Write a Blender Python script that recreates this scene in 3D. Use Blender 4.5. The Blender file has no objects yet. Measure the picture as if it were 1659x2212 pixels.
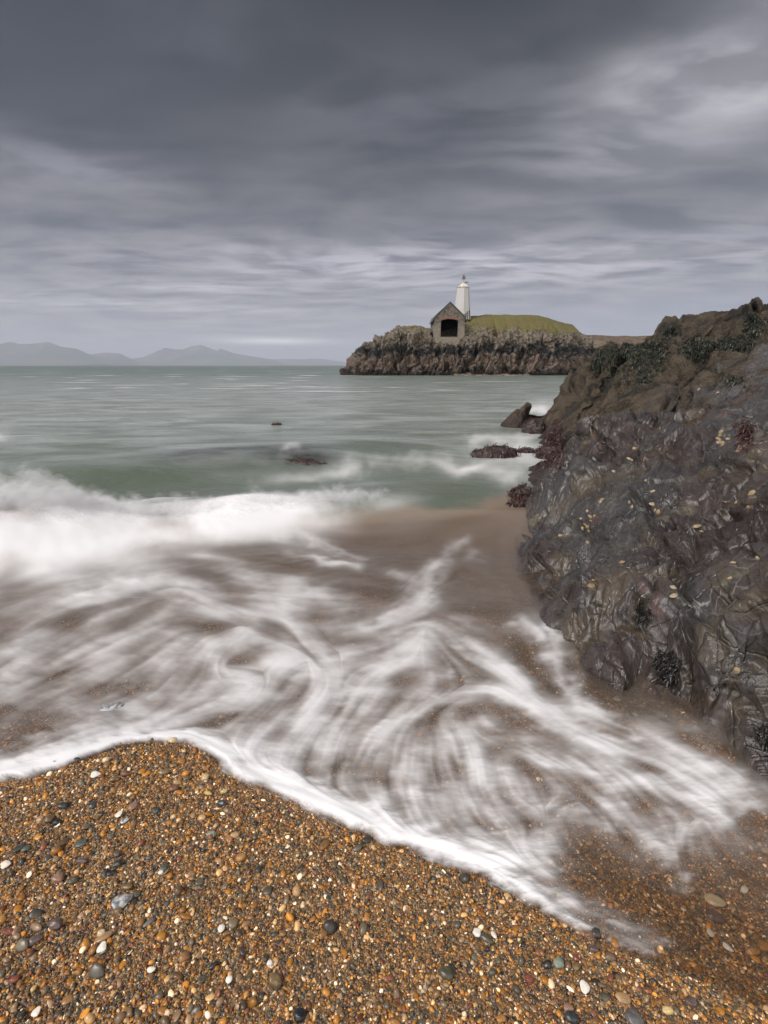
import bpy, bmesh, math, random
import numpy as np
from mathutils import Vector, Matrix, Quaternion
from mathutils.bvhtree import BVHTree

R = math.radians
scene = bpy.context.scene
col = scene.collection

# ------------------------------------------------------------------ camera
cam_d = bpy.data.cameras.new("camera")
cam_d.sensor_fit = 'VERTICAL'; cam_d.sensor_height = 36.0; cam_d.sensor_width = 27.0
cam_d.lens = 17.0; cam_d.clip_start = 0.05; cam_d.clip_end = 90000.0
cam = bpy.data.objects.new("camera", cam_d); col.objects.link(cam)
cam.location = (0, 0, 1.5); cam.rotation_euler = (R(90 - 16.85), 0, 0)
scene.camera = cam

# ------------------------------------------------------------------ light and exposure
SUN_EL, SUN_AZ = 50.0, 250.0          # azimuth clockwise from +Y: behind the camera, on its left
vs = scene.view_settings
vs.view_transform = 'Standard'; vs.look = 'None'; vs.gamma = 1.0; vs.use_curve_mapping = False
vs.exposure = 0.98
scene.cycles.use_denoising = True
scene.cycles.max_bounces = 6; scene.cycles.diffuse_bounces = 4; scene.cycles.glossy_bounces = 2
scene.cycles.transparent_max_bounces = 96; scene.cycles.transmission_bounces = 2; scene.cycles.volume_bounces = 0
scene.cycles.caustics_reflective = False; scene.cycles.caustics_refractive = False

class NT:
    """small helper for node trees"""
    def __init__(s, tree): s.t = tree; s.n = tree.nodes; s.l = tree.links
    def new(s, kind, **kw):
        n = s.n.new(kind)
        for k, v in kw.items():
            if k == 'inp':
                for a, b in v.items(): s.put(n.inputs[a], b)
            else: setattr(n, k, v)
        return n
    def put(s, sock, v):
        if isinstance(v, bpy.types.NodeSocket): s.l.new(v, sock)
        elif isinstance(v, tuple) and len(v) == 3 and sock.type == 'RGBA': sock.default_value = (*v, 1)
        else: sock.default_value = v
    def math(s, op, a, b=0.0, c=None, clamp=False):
        n = s.new('ShaderNodeMath', operation=op, use_clamp=clamp); s.put(n.inputs[0], a); s.put(n.inputs[1], b)
        if c is not None: s.put(n.inputs[2], c)
        return n.outputs[0]
    def vmath(s, op, a, b=(0, 0, 0)):
        n = s.new('ShaderNodeVectorMath', operation=op); s.put(n.inputs[0], a)
        if op == 'SCALE': s.put(n.inputs['Scale'], b)
        else: s.put(n.inputs[1], b)
        return n.outputs['Value'] if op in ('DOT_PRODUCT', 'LENGTH', 'DISTANCE') else n.outputs[0]
    def noise(s, vec, scale, detail=4, rough=0.55, dist=0.0, out=0):
        n = s.new('ShaderNodeTexNoise'); s.put(n.inputs['Vector'], vec); n.inputs['Scale'].default_value = scale
        n.inputs['Detail'].default_value = detail; n.inputs['Roughness'].default_value = rough; n.inputs['Distortion'].default_value = dist
        return n.outputs[out]
    def voro(s, vec, scale, feature='F1', out='Distance', rnd=1.0):
        n = s.new('ShaderNodeTexVoronoi', feature=feature); s.put(n.inputs['Vector'], vec); n.inputs['Scale'].default_value = scale
        n.inputs['Randomness'].default_value = rnd
        return n.outputs[out]
    def map(s, vec, scale=(1, 1, 1), rot=(0, 0, 0), loc=(0, 0, 0)):
        n = s.new('ShaderNodeMapping'); s.put(n.inputs['Vector'], vec)
        n.inputs['Scale'].default_value = scale; n.inputs['Rotation'].default_value = rot; n.inputs['Location'].default_value = loc
        return n.outputs[0]
    def rng(s, v, a, b, c=0.0, d=1.0, smooth=False):
        n = s.new('ShaderNodeMapRange'); n.interpolation_type = 'SMOOTHSTEP' if smooth else 'LINEAR'
        s.put(n.inputs[0], v); s.put(n.inputs[1], a); s.put(n.inputs[2], b); s.put(n.inputs[3], c); s.put(n.inputs[4], d)
        return n.outputs[0]
    def ramp(s, f, stops, mode='LINEAR'):
        n = s.new('ShaderNodeValToRGB'); s.put(n.inputs[0], f); n.color_ramp.interpolation = mode
        e = n.color_ramp.elements
        while len(e) < len(stops): e.new(0.5)
        for i, (p, c) in enumerate(stops):
            e[i].position = p; e[i].color = (*c, 1) if len(c) == 3 else c
        return n.outputs[0]
    def mix(s, f, a, b, mode='MIX'):
        n = s.new('ShaderNodeMix', data_type='RGBA', blend_type=mode); s.put(n.inputs[0], f); s.put(n.inputs[6], a); s.put(n.inputs[7], b)
        return n.outputs[2]
    def bump(s, h, strength=0.5, dist=0.01, normal=None):
        n = s.new('ShaderNodeBump'); s.put(n.inputs['Height'], h); s.put(n.inputs['Strength'], strength); s.put(n.inputs['Distance'], dist)
        if normal is not None: s.put(n.inputs['Normal'], normal)
        return n.outputs[0]
    def attr(s, name, out='Fac', kind='GEOMETRY'):
        n = s.new('ShaderNodeAttribute', attribute_name=name, attribute_type=kind)
        return n.outputs[out]

def material(name):
    m = bpy.data.materials.new(name); m.use_nodes = True
    nt = NT(m.node_tree)
    b = m.node_tree.nodes['Principled BSDF']
    nt.b = b; nt.out = m.node_tree.nodes['Material Output']
    tc = nt.new('ShaderNodeTexCoord'); nt.obj = tc.outputs['Object']
    g = nt.new('ShaderNodeNewGeometry'); nt.pos = g.outputs['Position']; nt.nor = g.outputs['Normal']; nt.point = g.outputs['Pointiness']
    return m, nt

# world: a deck of stratus seen in perspective, over a physical sky
w = bpy.data.worlds.new("World"); scene.world = w; w.use_nodes = True
nt = NT(w.node_tree)
bg = nt.n['Background']
sky = nt.new('ShaderNodeTexSky', sky_type='NISHITA'); sky.sun_disc = False
sky.sun_elevation = R(SUN_EL); sky.sun_rotation = R(SUN_AZ)
tc = nt.new('ShaderNodeTexCoord'); D = nt.vmath('NORMALIZE', tc.outputs['Generated'])
sp = nt.new('ShaderNodeSeparateXYZ'); nt.put(sp.inputs[0], D)
dx, dy, dz = sp.outputs
den = nt.math('ADD', nt.math('MAXIMUM', dz, 0.0), 0.075)
px = nt.math('DIVIDE', dx, den); py = nt.math('DIVIDE', dy, den)
cb = nt.new('ShaderNodeCombineXYZ'); nt.put(cb.inputs[0], px); nt.put(cb.inputs[1], py)
P = cb.outputs[0]
warp = nt.noise(P, 0.55, 3, 0.5, 0, out=1)
P2 = nt.vmath('ADD', P, nt.vmath('SCALE', nt.vmath('SUBTRACT', warp, (0.5, 0.5, 0.5)), 0.9))
n1 = nt.noise(nt.map(P2, (1.0, 1.15, 1), (0, 0, R(-22)), (3.1, 1.7, 0)), 1.5, 3, 0.5)
n2 = nt.noise(nt.map(P2, (0.85, 1.25, 1), (0, 0, R(-14)), (7.4, 2.2, 0)), 1.9, 5, 0.5, 0.1)
n3 = nt.noise(nt.map(P2, (0.6, 1.3, 1), (0, 0, R(-10)), (1.0, 9.0, 0)), 3.6, 4, 0.5, 0.1)
cl = nt.math('ADD', nt.math('MULTIPLY', n1, 0.44), nt.math('ADD', nt.math('MULTIPLY', n2, 0.34), nt.math('MULTIPLY', n3, 0.22)))
cv = nt.rng(cl, 0.41, 0.62, 0.0, 1.0)
fade = nt.rng(dz, 0.0, 0.16, 0.22, 1.0)
cv = nt.math('ADD', nt.math('MULTIPLY', nt.math('SUBTRACT', cv, 0.5), fade), 0.5)
lo = nt.ramp(dz, [(0.0, (.185, .195, .250)), (0.08, (.125, .132, .170)), (0.16, (.078, .084, .108)), (0.27, (.040, .043, .055)), (0.38, (.013, .014, .018)), (0.50, (.0045, .005, .0065)), (1.0, (.016, .017, .022))])
hi = nt.ramp(dz, [(0.0, (.270, .268, .310)), (0.08, (.250, .242, .278)), (0.16, (.175, .170, .195)), (0.27, (.098, .096, .110)), (0.38, (.036, .035, .040)), (0.50, (.0135, .0135, .016)), (1.0, (.034, .034, .04))])
c = nt.mix(cv, lo, hi)
c = nt.mix(1.0, c, (1.02, 1.0, .93), 'MULTIPLY')
# thin places where the light comes through
def glow(el, az, rx, rz, k, colr):
    v = (math.sin(R(az)) * math.cos(R(el)), math.cos(R(az)) * math.cos(R(el)), math.sin(R(el)))
    d = nt.vmath('SUBTRACT', D, v)
    d = nt.map(d, (1 / rx, 1 / rx, 1 / rz))
    f = nt.math('MULTIPLY', nt.math('POWER', 2.718, nt.math('MULTIPLY', nt.math('POWER', nt.vmath('LENGTH', d), 2.0), -1.0)), k)
    return f, colr
def add_glow(c, *a, tex=None):
    f, cr = glow(*a)
    if tex is not None: f = nt.math('MULTIPLY', f, tex)
    return nt.mix(f, c, cr)
patch = nt.rng(n2, 0.44, 0.60, 0.0, 1.0)
patch3 = nt.rng(n3, 0.40, 0.62, 0.15, 1.0)
c = add_glow(c, 22.32, 31.11, 0.13, 0.045, 1.0, (0.56, 0.55, 0.56), tex=patch)
c = add_glow(c, 21.15, 30.06, 0.2, 0.07, 0.45, (0.26, 0.255, 0.27))
c = add_glow(c, 22.29, 28.51, 0.26, 0.085, 0.4, (0.2, 0.2, 0.225), tex=patch3)
c = add_glow(c, 18.19, 23.81, 0.16, 0.04, 0.5, (0.22, 0.215, 0.245), tex=patch3)
c = add_glow(c, 16.33, -28.87, 0.13, 0.03, 0.5, (0.22, 0.215, 0.245), tex=patch3)
c = add_glow(c, 10.09, 2.01, 0.42, 0.035, 0.55, (0.4, 0.385, 0.43), tex=patch3)
c = add_glow(c, 9.50, 20.03, 0.35, 0.035, 0.35, (0.36, 0.35, 0.39), tex=patch3)
c = add_glow(c, 2.55, -12.21, 0.1, 0.0065, 0.7, (0.62, 0.6, 0.62))
c = add_glow(c, 7.57, -19.31, 0.13, 0.009, 0.6, (0.38, 0.37, 0.4), tex=patch3)
c = add_glow(c, 5.79, -27.14, 0.3, 0.012, 0.5, (0.36, 0.35, 0.38), tex=patch3)
c = add_glow(c, 26.40, -16.34, 0.15, 0.05, 0.5, (0.075, 0.075, 0.086), tex=patch3)
c = add_glow(c, 23.12, -2.26, 0.2, 0.05, 0.4, (0.105, 0.103, 0.12), tex=patch3)
c = add_glow(c, 4.18, 30.90, 0.35, 0.035, 0.6, (0.15, 0.165, 0.215))
c = add_glow(c, 24.77, -30.57, 0.35, 0.12, 0.6, (0.022, 0.024, 0.03))
# brightened sky behind the camera, out of view, added as fill for the foreground
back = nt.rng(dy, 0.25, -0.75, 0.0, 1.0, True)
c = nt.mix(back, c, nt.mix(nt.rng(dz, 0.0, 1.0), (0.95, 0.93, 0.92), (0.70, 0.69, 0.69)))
c = nt.mix(1.0, c, nt.mix(1.0, sky.outputs[0], (0.004, 0.004, 0.004), 'MULTIPLY'), 'ADD')
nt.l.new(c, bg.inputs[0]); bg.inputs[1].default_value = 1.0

sun_d = bpy.data.lights.new("sun", 'SUN'); sun_d.energy = 1.5; sun_d.angle = R(18); sun_d.color = (1.0, 0.965, 0.92)
sun = bpy.data.objects.new("sun", sun_d); col.objects.link(sun)
sd_ = Vector((math.sin(R(SUN_AZ)) * math.cos(R(SUN_EL)), math.cos(R(SUN_AZ)) * math.cos(R(SUN_EL)), math.sin(R(SUN_EL))))
sun.rotation_euler = sd_.to_track_quat('Z', 'Y').to_euler()
sun.location = (0, -5, 30)

# ------------------------------------------------------------------ projection helpers (for measuring the place)
CAMZ = 1.5
PITCH = math.radians(16.85)
FPX = 17.0 / 36.0 * 1024.0
CP, SP = math.cos(PITCH), math.sin(PITCH)

def ray(dx, dy):
    """direction of the sight line through a point of the 1659 x 2212 survey picture"""
    u = (np.asarray(dx, float) * 0.46293 - 384.0) / FPX
    v = (512.0 - np.asarray(dy, float) * 0.46293) / FPX
    return u, CP + v * SP, -SP + v * CP

def at_dist(dx, dy, Y):
    rx, ry, rz = ray(dx, dy)
    t = Y / ry
    return np.array([rx * t, Y, CAMZ + rz * t])

# ------------------------------------------------------------------ vector noise
_rs = np.random.RandomState(7)
_PERM = _rs.permutation(256).astype(np.int32)
_PERM = np.concatenate([_PERM, _PERM, _PERM])
_G = _rs.normal(size=(256, 3)).astype(np.float32)
_G /= np.linalg.norm(_G, axis=1)[:, None]

def pnoise(x, y, z=None):
    """gradient noise, about -0.7..0.7"""
    x = np.asarray(x, np.float32); y = np.asarray(y, np.float32)
    z = np.zeros_like(x) if z is None else np.asarray(z, np.float32)
    xi = np.floor(x); yi = np.floor(y); zi = np.floor(z)
    xf = x - xi; yf = y - yi; zf = z - zi
    xi = xi.astype(np.int64) & 255; yi = yi.astype(np.int64) & 255; zi = zi.astype(np.int64) & 255
    u = xf * xf * xf * (xf * (xf * 6 - 15) + 10)
    v = yf * yf * yf * (yf * (yf * 6 - 15) + 10)
    w = zf * zf * zf * (zf * (zf * 6 - 15) + 10)
    r = 0
    for i in (0, 1):
        px = _PERM[xi + i]
        wx = u if i else 1 - u
        for j in (0, 1):
            py = _PERM[px + yi + j]
            wy = v if j else 1 - v
            for k in (0, 1):
                g = _G[_PERM[py + zi + k] & 255]
                d = g[..., 0] * (xf - i) + g[..., 1] * (yf - j) + g[..., 2] * (zf - k)
                r = r + d * wx * wy * (w if k else 1 - w)
    return r

def fbm(x, y, z=None, oct=5, gain=0.5, lac=2.03):
    a, f, r = 1.0, 1.0, 0
    for o in range(oct):
        r = r + a * pnoise(x * f + 17.3 * o, y * f - 9.1 * o, None if z is None else z * f + 4.7 * o)
        a *= gain; f *= lac
    return r

def ridged(x, y, z=None, oct=5, gain=0.5, lac=2.1):
    a, f, r, s = 1.0, 1.0, 0, 0
    for o in range(oct):
        n = 1 - np.abs(pnoise(x * f + 11.3 * o, y * f - 7.7 * o, None if z is None else z * f + 3.1 * o)) * 2.2
        r = r + a * n * np.abs(n); s += a
        a *= gain; f *= lac
    return r / s

def sstep(a, b, x):
    t = np.clip((x - a) / (b - a), 0, 1)
    return t * t * (3 - 2 * t)

def facets(x, y, z, seed=0):
    """broken faces: every cell is a plane of its own tilt and height; returns height and distance to the cell edge"""
    x = np.asarray(x, np.float32); y = np.asarray(y, np.float32); z = np.asarray(z, np.float32)
    xi = np.floor(x).astype(np.int64); yi = np.floor(y).astype(np.int64); zi = np.floor(z).astype(np.int64)
    f1 = np.full(x.shape, 9.0, np.float32); f2 = f1.copy(); h = np.zeros_like(f1)
    for i in (-1, 0, 1):
        for j in (-1, 0, 1):
            for k in (-1, 0, 1):
                a = _PERM[((xi + i) & 255)] + ((yi + j) & 255); c = (_PERM[a] + ((zi + k) & 255)); c = (_PERM[c] + seed) & 255
                g = _G[c]; g2 = _G[(c * 7 + 31) & 255]
                dx = x - (xi + i + .5 + g2[..., 0] * .45); dy = y - (yi + j + .5 + g2[..., 1] * .45); dz = z - (zi + k + .5 + g2[..., 2] * .45)
                d = dx * dx + dy * dy + dz * dz
                hh = dx * g[..., 0] + dy * g[..., 1] + dz * g[..., 2] + .35 * g2[..., 1]
                m = d < f1
                f2 = np.where(m, f1, np.minimum(f2, d)); h = np.where(m, hh, h); f1 = np.where(m, d, f1)
    return h, np.sqrt(f2) - np.sqrt(f1)

# ------------------------------------------------------------------ the shape of the shore
def seg_dist(px, py, pts):
    """distance to a polyline, sign (+ on its left) and parameter along it"""
    best = np.full(np.shape(px), 1e9); sgn = np.zeros(np.shape(px)); par = np.zeros(np.shape(px))
    acc = 0.0
    for (x0, y0), (x1, y1) in zip(pts[:-1], pts[1:]):
        ex, ey = x1 - x0, y1 - y0
        L2 = ex * ex + ey * ey
        t = np.clip(((px - x0) * ex + (py - y0) * ey) / L2, 0, 1)
        qx, qy = px - (x0 + t * ex), py - (y0 + t * ey)
        d = np.sqrt(qx * qx + qy * qy)
        m = d < best
        best = np.where(m, d, best)
        sgn = np.where(m, np.sign(ex * (py - y0) - ey * (px - x0)), sgn)
        par = np.where(m, acc + t * math.sqrt(L2), par)
        acc += math.sqrt(L2)
    return best, sgn, par

def inside_poly(px, py, pts):
    r = np.zeros(np.shape(px), bool)
    for (x0, y0), (x1, y1) in zip(pts, pts[1:] + pts[:1]):
        if y0 == y1: continue
        r ^= ((py < y0) != (py < y1)) & (px < (x1 - x0) * (py - y0) / (y1 - y0) + x0)
    return r

def ground(x, y):
    s = y + 0.16 * x
    z = 0.43 - 0.118 * s
    z = np.where(z < -0.05, -0.05 + (z + 0.05) * 0.8, z)
    z = z + 0.03 * np.exp(-((x + 0.75) ** 2 / 0.25 + (y - 1.15) ** 2 / 0.12))
    z = np.maximum(z, -4.0)
    return z + 0.006 * pnoise(x * 3.1, y * 3.1) + 0.003 * pnoise(x * 11, y * 11)

def hit(dx, dy, surf):
    """point where the sight line meets the surface z = surf(x, y)"""
    rx, ry, rz = ray(dx, dy)
    t = np.full(np.shape(rx), 0.5)
    z = np.zeros(np.shape(rx))
    for _ in range(40):
        tn = (z - CAMZ) / np.minimum(rz, -1e-4)
        t = tn
        z = 0.5 * z + 0.5 * surf(rx * t, ry * t)
    return rx * t, ry * t

SHORE_PX = [(-900, 1990), (-500, 1860), (-200, 1760), (0, 1694), (60, 1684), (120, 1668), (160, 1652), (215, 1630), (265, 1615), (330, 1606), (400, 1606), (440, 1625),
            (480, 1668), (540, 1700), (600, 1722), (660, 1752), (740, 1790), (800, 1806), (840, 1832), (900, 1850), (960, 1872), (1050, 1905),
            (1120, 1945), (1200, 1990), (1300, 2040), (1420, 2085), (1540, 2130), (1659, 2190), (1900, 2330)]
_shore = None
def shore():
    global _shore
    if _shore is None:
        a = np.array(SHORE_PX, float)
        x, y = hit(a[:, 0], a[:, 1], ground)
        _shore = list(zip(x, y))
    return _shore

CREST = [(-9.0, -.2), (-6.0, 1.2), (-4.2, 2.4), (-3.0, 3.2), (-1.8, 4.08), (-0.85, 4.72), (0.18, 5.3), (1.0, 5.6), (1.9, 5.8)]
SWELL = [(-12.0, 4.6), (-7.0, 5.9), (-4.0, 6.8), (-1.5, 8.0), (1.0, 8.9), (3.0, 9.5)]

def swash_z(x, y):
    d, s, _ = seg_dist(x, y, shore())
    d = d * s
    th = np.where(d > 0, 0.004 + 0.030 * (1 - np.exp(-np.maximum(d, 0) / 0.25)), d * 0.5)
    sw = ground(x, y) + th
    k = 0.02
    h = np.clip(0.5 + 0.5 * (sw - 0.0) / k, 0, 1)
    z = 0.0 * (1 - h) + sw * h + k * h * (1 - h)
    return z

def water_z(x, y):
    z = swash_z(x, y)
    # the breaker: steep towards the beach, long back
    dc, sc_, par = seg_dist(x, y, CREST)
    dd = dc * sc_
    amp = (0.24 * sstep(1.2, -3.2, x) + 0.04 * sstep(2.0, 0.5, x)) * (1 + .30 * np.exp(-((x + 2.62) / .5) ** 2) + .15 * np.exp(-((x + 1.2) / .5) ** 2))
    prof = np.where(dd < 0, np.exp(-(dd / 0.42) ** 2), np.exp(-(dd / 1.1) ** 2))
    z = z + amp * prof * (1 + 0.25 * pnoise(x * 1.3, y * 1.3))
    ds, ss, _ = seg_dist(x, y, SWELL)
    ds = ds * ss
    z = z + 0.16 * sstep(2.5, -1.5, x) * np.where(ds < 0, np.exp(-(ds / 0.8) ** 2), np.exp(-(ds / 1.6) ** 2))
    return z
# ------------------------------------------------------------------ foam on the swash: flow lines and their strength
# (points on the water as surveyed, half width, strength)
STROKES = [
 ([(-60,1672),(0,1664),(70,1655),(130,1638),(190,1618),(260,1602),(330,1594),(400,1592),(440,1604)], 26, 1.5),
 ([(430,1590),(480,1615),(540,1650),(600,1682),(700,1726),(770,1760),(857,1806),(930,1828),(1013,1846),(1117,1872)], 36, 1.6),
 ([(900,1800),(960,1830),(1060,1850),(1130,1870)], 38, .9),
 ([(1090,1850),(1150,1890),(1210,1930),(1290,1990),(1390,2035)], 30, .45),
 ([(597,1292),(660,1286),(740,1290)], 14, .8),
 ([(937,1225),(919,1261),(909,1292),(878,1328),(820,1360),(760,1372)], 15, .75),
 ([(597,1313),(640,1345),(645,1390),(600,1430)], 22, .8),
 ([(628,1417),(690,1440),(720,1480),(700,1520),(640,1570)], 30, .85),
 ([(971,1372),(1013,1412),(1070,1436),(1110,1470),(1148,1510),(1221,1562),(1325,1609),(1440,1652),(1530,1698),(1600,1752)], 21, 1.0),
 ([(880,1350),(930,1350),(971,1368),(1000,1400)], 24, .85),
 ([(920,1390),(960,1440),(975,1490)], 26, .7),
 ([(800,1640),(831,1594),(888,1542),(961,1505),(1055,1492),(1117,1522),(1195,1557),(1299,1606)], 17, 1.0),
 ([(909,1365),(870,1400),(820,1430),(750,1450)], 24, .8),
 ([(900,1412),(857,1440),(810,1478),(775,1515)], 22, .8),
 ([(1130,1345),(1160,1352),(1190,1372),(1200,1438),(1225,1490),(1268,1532),(1330,1566),(1400,1598),(1470,1640),(1540,1690),(1590,1730)], 13, 1.0),
 ([(1400,1590),(1450,1622),(1510,1662),(1570,1710),(1610,1750)], 30, .95),
 ([(961,1560),(975,1600),(982,1656),(1029,1760),(1096,1832)], 38, .65),
 ([(1023,1573),(1044,1635),(1052,1703),(1085,1781),(1143,1842)], 24, .85),
 ([(909,1590),(905,1677),(930,1760),(971,1822)], 36, .6),
 ([(860,1610),(850,1690),(860,1760)], 36, .5),
 ([(1040,1590),(1090,1594),(1130,1602),(1195,1635),(1273,1677),(1325,1739),(1345,1791)], 16, .8),
 ([(1075,1656),(1090,1700),(1107,1729),(1164,1745),(1221,1729)], 14, .45),
 ([(1221,1580),(1310,1640),(1400,1700),(1460,1760)], 30, .45),
 ([(1250,1600),(1350,1650),(1450,1710),(1540,1760),(1580,1800)], 42, .5),
 ([(1514,1768),(1485,1780),(1467,1810),(1462,1872),(1467,1918)], 15, .75),
 ([(1290,1720),(1360,1780),(1430,1830)], 40, .5),
 ([(1180,1780),(1130,1840),(1180,1900)], 40, .3),
 ([(1150,1700),(1180,1770),(1210,1830)], 26, .3),
 ([(442,1281),(510,1284),(572,1288),(624,1317),(650,1359),(692,1427),(728,1489),(720,1560)], 20, .95),
 ([(250,1262),(312,1270),(395,1271),(447,1302),(510,1328),(520,1369),(470,1400),(468,1447),(541,1463),(562,1515),(500,1546)], 19, .85),
 ([(676,1421),(598,1463),(520,1515),(442,1545),(312,1575),(200,1600)], 34, .7),
 ([(863,1432),(800,1470),(748,1515),(710,1593),(690,1680)], 28, .85),
 ([(745,1500),(690,1570),(640,1640)], 34, .7),
 ([(620,1500),(560,1580),(520,1640)], 34, .7),
 ([(560,1360),(610,1380),(660,1400)], 24, .7),
 ([(420,1330),(500,1345),(560,1340)], 18, .6),
 ([(380,1215),(480,1228),(560,1250),(640,1260)], 14, .45),
 ([(754,1307),(700,1318),(650,1310)], 16, .6),
 ([(260,1286),(156,1333),(52,1401),(-40,1450)], 26, .5),
 ([(364,1330),(260,1380),(156,1430),(0,1500)], 26, .5),
 ([(300,1420),(220,1460),(100,1510),(-20,1570)], 22, .42),
 ([(420,1400),(360,1450),(300,1490),(200,1530)], 28, .5),
 ([(180,1560),(80,1600),(-30,1640)], 18, .5),
 ([(350,1250),(260,1290),(150,1320)], 18, .5),
 ([(420,1480),(380,1530),(320,1580)], 26, .55),
 ([(598,1167),(660,1172),(720,1186),(780,1203)], 5, .45),
 ([(620,1190),(680,1200),(740,1222)], 5, .4),
 ([(700,1215),(750,1222),(770,1226)], 7, .4),
 ([(960,1196),(985,1186),(1000,1180)], 7, .5),
 ([(1020,1204),(1040,1212)], 8, .4),
 ([(858,1240),(880,1246),(890,1236)], 9, .55),
 ([(940,1222),(925,1245)], 9, .55),
 ([(541,1047),(624,1042),(700,1036),(780,1026)], 9, .42),
 ([(1055,1001),(1110,1002),(1167,1001)], 9, .65),
 ([(1055,1027),(1090,1032),(1130,1033)], 9, .65),
 ([(960,1005),(1010,1012),(1050,1008)], 8, .5),
 ([(1103,972),(1151,988)], 9, .6),
 ([(1087,940),(1150,940)], 7, .5),
 ([(1141,892),(1185,899)], 6, .5),
 ([(1144,867),(1200,873)], 6, .4),
 ([(1020,960),(1045,945),(1080,940)], 7, .5),
 ([(820,1015),(880,1005),(950,1010)], 6, .25),
 ([(600,1000),(625,985),(640,975)], 7, .45),
 ([(-10,940),(14,938)], 9, .5),
]
# flow only (no foam of its own)
FLOW = [
 [(0,1250),(200,1215),(400,1180),(700,1125),(950,1075)],
 [(0,1100),(300,1110),(700,1060),(1100,1050)],
 [(1000,1150),(900,1180),(800,1200)],
 [(1120,1280),(1040,1290),(960,1280)],
 [(0,900),(600,900),(1100,900)],
 [(300,1400),(150,1460),(0,1540)],
 [(100,1350),(0,1400)],
 [(1240,1900),(1400,1960),(1659,2040)],
 [(1100,1150),(1110,1250),(1150,1350)],
]
HOLES = [((1020,1535),60,18,.8),((1085,1625),30,32,.9),((1110,1650),34,26,.6),((1235,1705),55,32,.55),((775,1620),24,60,.55),((873,1469),44,26,.8),((1295,1815),60,30,.6),
         ((500,1300),50,12,.7),((640,1330),34,14,.6),((690,1335),40,22,.8),((590,1352),30,14,.6),((450,1350),40,10,.5),((420,1450),40,22,.5),((580,1540),28,26,.45),((700,1375),60,14,.5),
         ((250,1500),70,26,.5),((60,1560),70,20,.45),((620,1620),28,30,.35),((740,1700),24,22,.35),((1120,1700),40,16,.4)]

NA, NQ = 1507, 1100
A0, A1, Q0, Q1 = -1.95, 1.75, 0.06, 2.75
def to_aq(x, y):
    return (x / y - A0) / (A1 - A0) * (NA - 1), (1.5 / y - Q0) / (Q1 - Q0) * (NQ - 1)

def blur(a, s):
    r = int(3 * s); k = np.exp(-0.5 * (np.arange(-r, r + 1) / s) ** 2); k /= k.sum()
    for ax in (0, 1):
        p = np.pad(a, [(r, r) if i == ax else (0, 0) for i in (0, 1)], mode='edge')
        c = np.apply_along_axis(lambda v: np.convolve(v, k, 'valid'), ax, p) if False else sum(
            k[i] * (p[i:i + a.shape[0], :] if ax == 0 else p[:, i:i + a.shape[1]]) for i in range(2 * r + 1))
        a = c
    return a

def bil(m, c, r):
    c = np.clip(c, 0, m.shape[1] - 1.001); r = np.clip(r, 0, m.shape[0] - 1.001)
    ci = c.astype(np.int32); ri = r.astype(np.int32); fc = c - ci; fr = r - ri
    return (m[ri, ci] * (1 - fc) + m[ri, ci + 1] * fc) * (1 - fr) + (m[ri + 1, ci] * (1 - fc) + m[ri + 1, ci + 1] * fc) * fr

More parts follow.
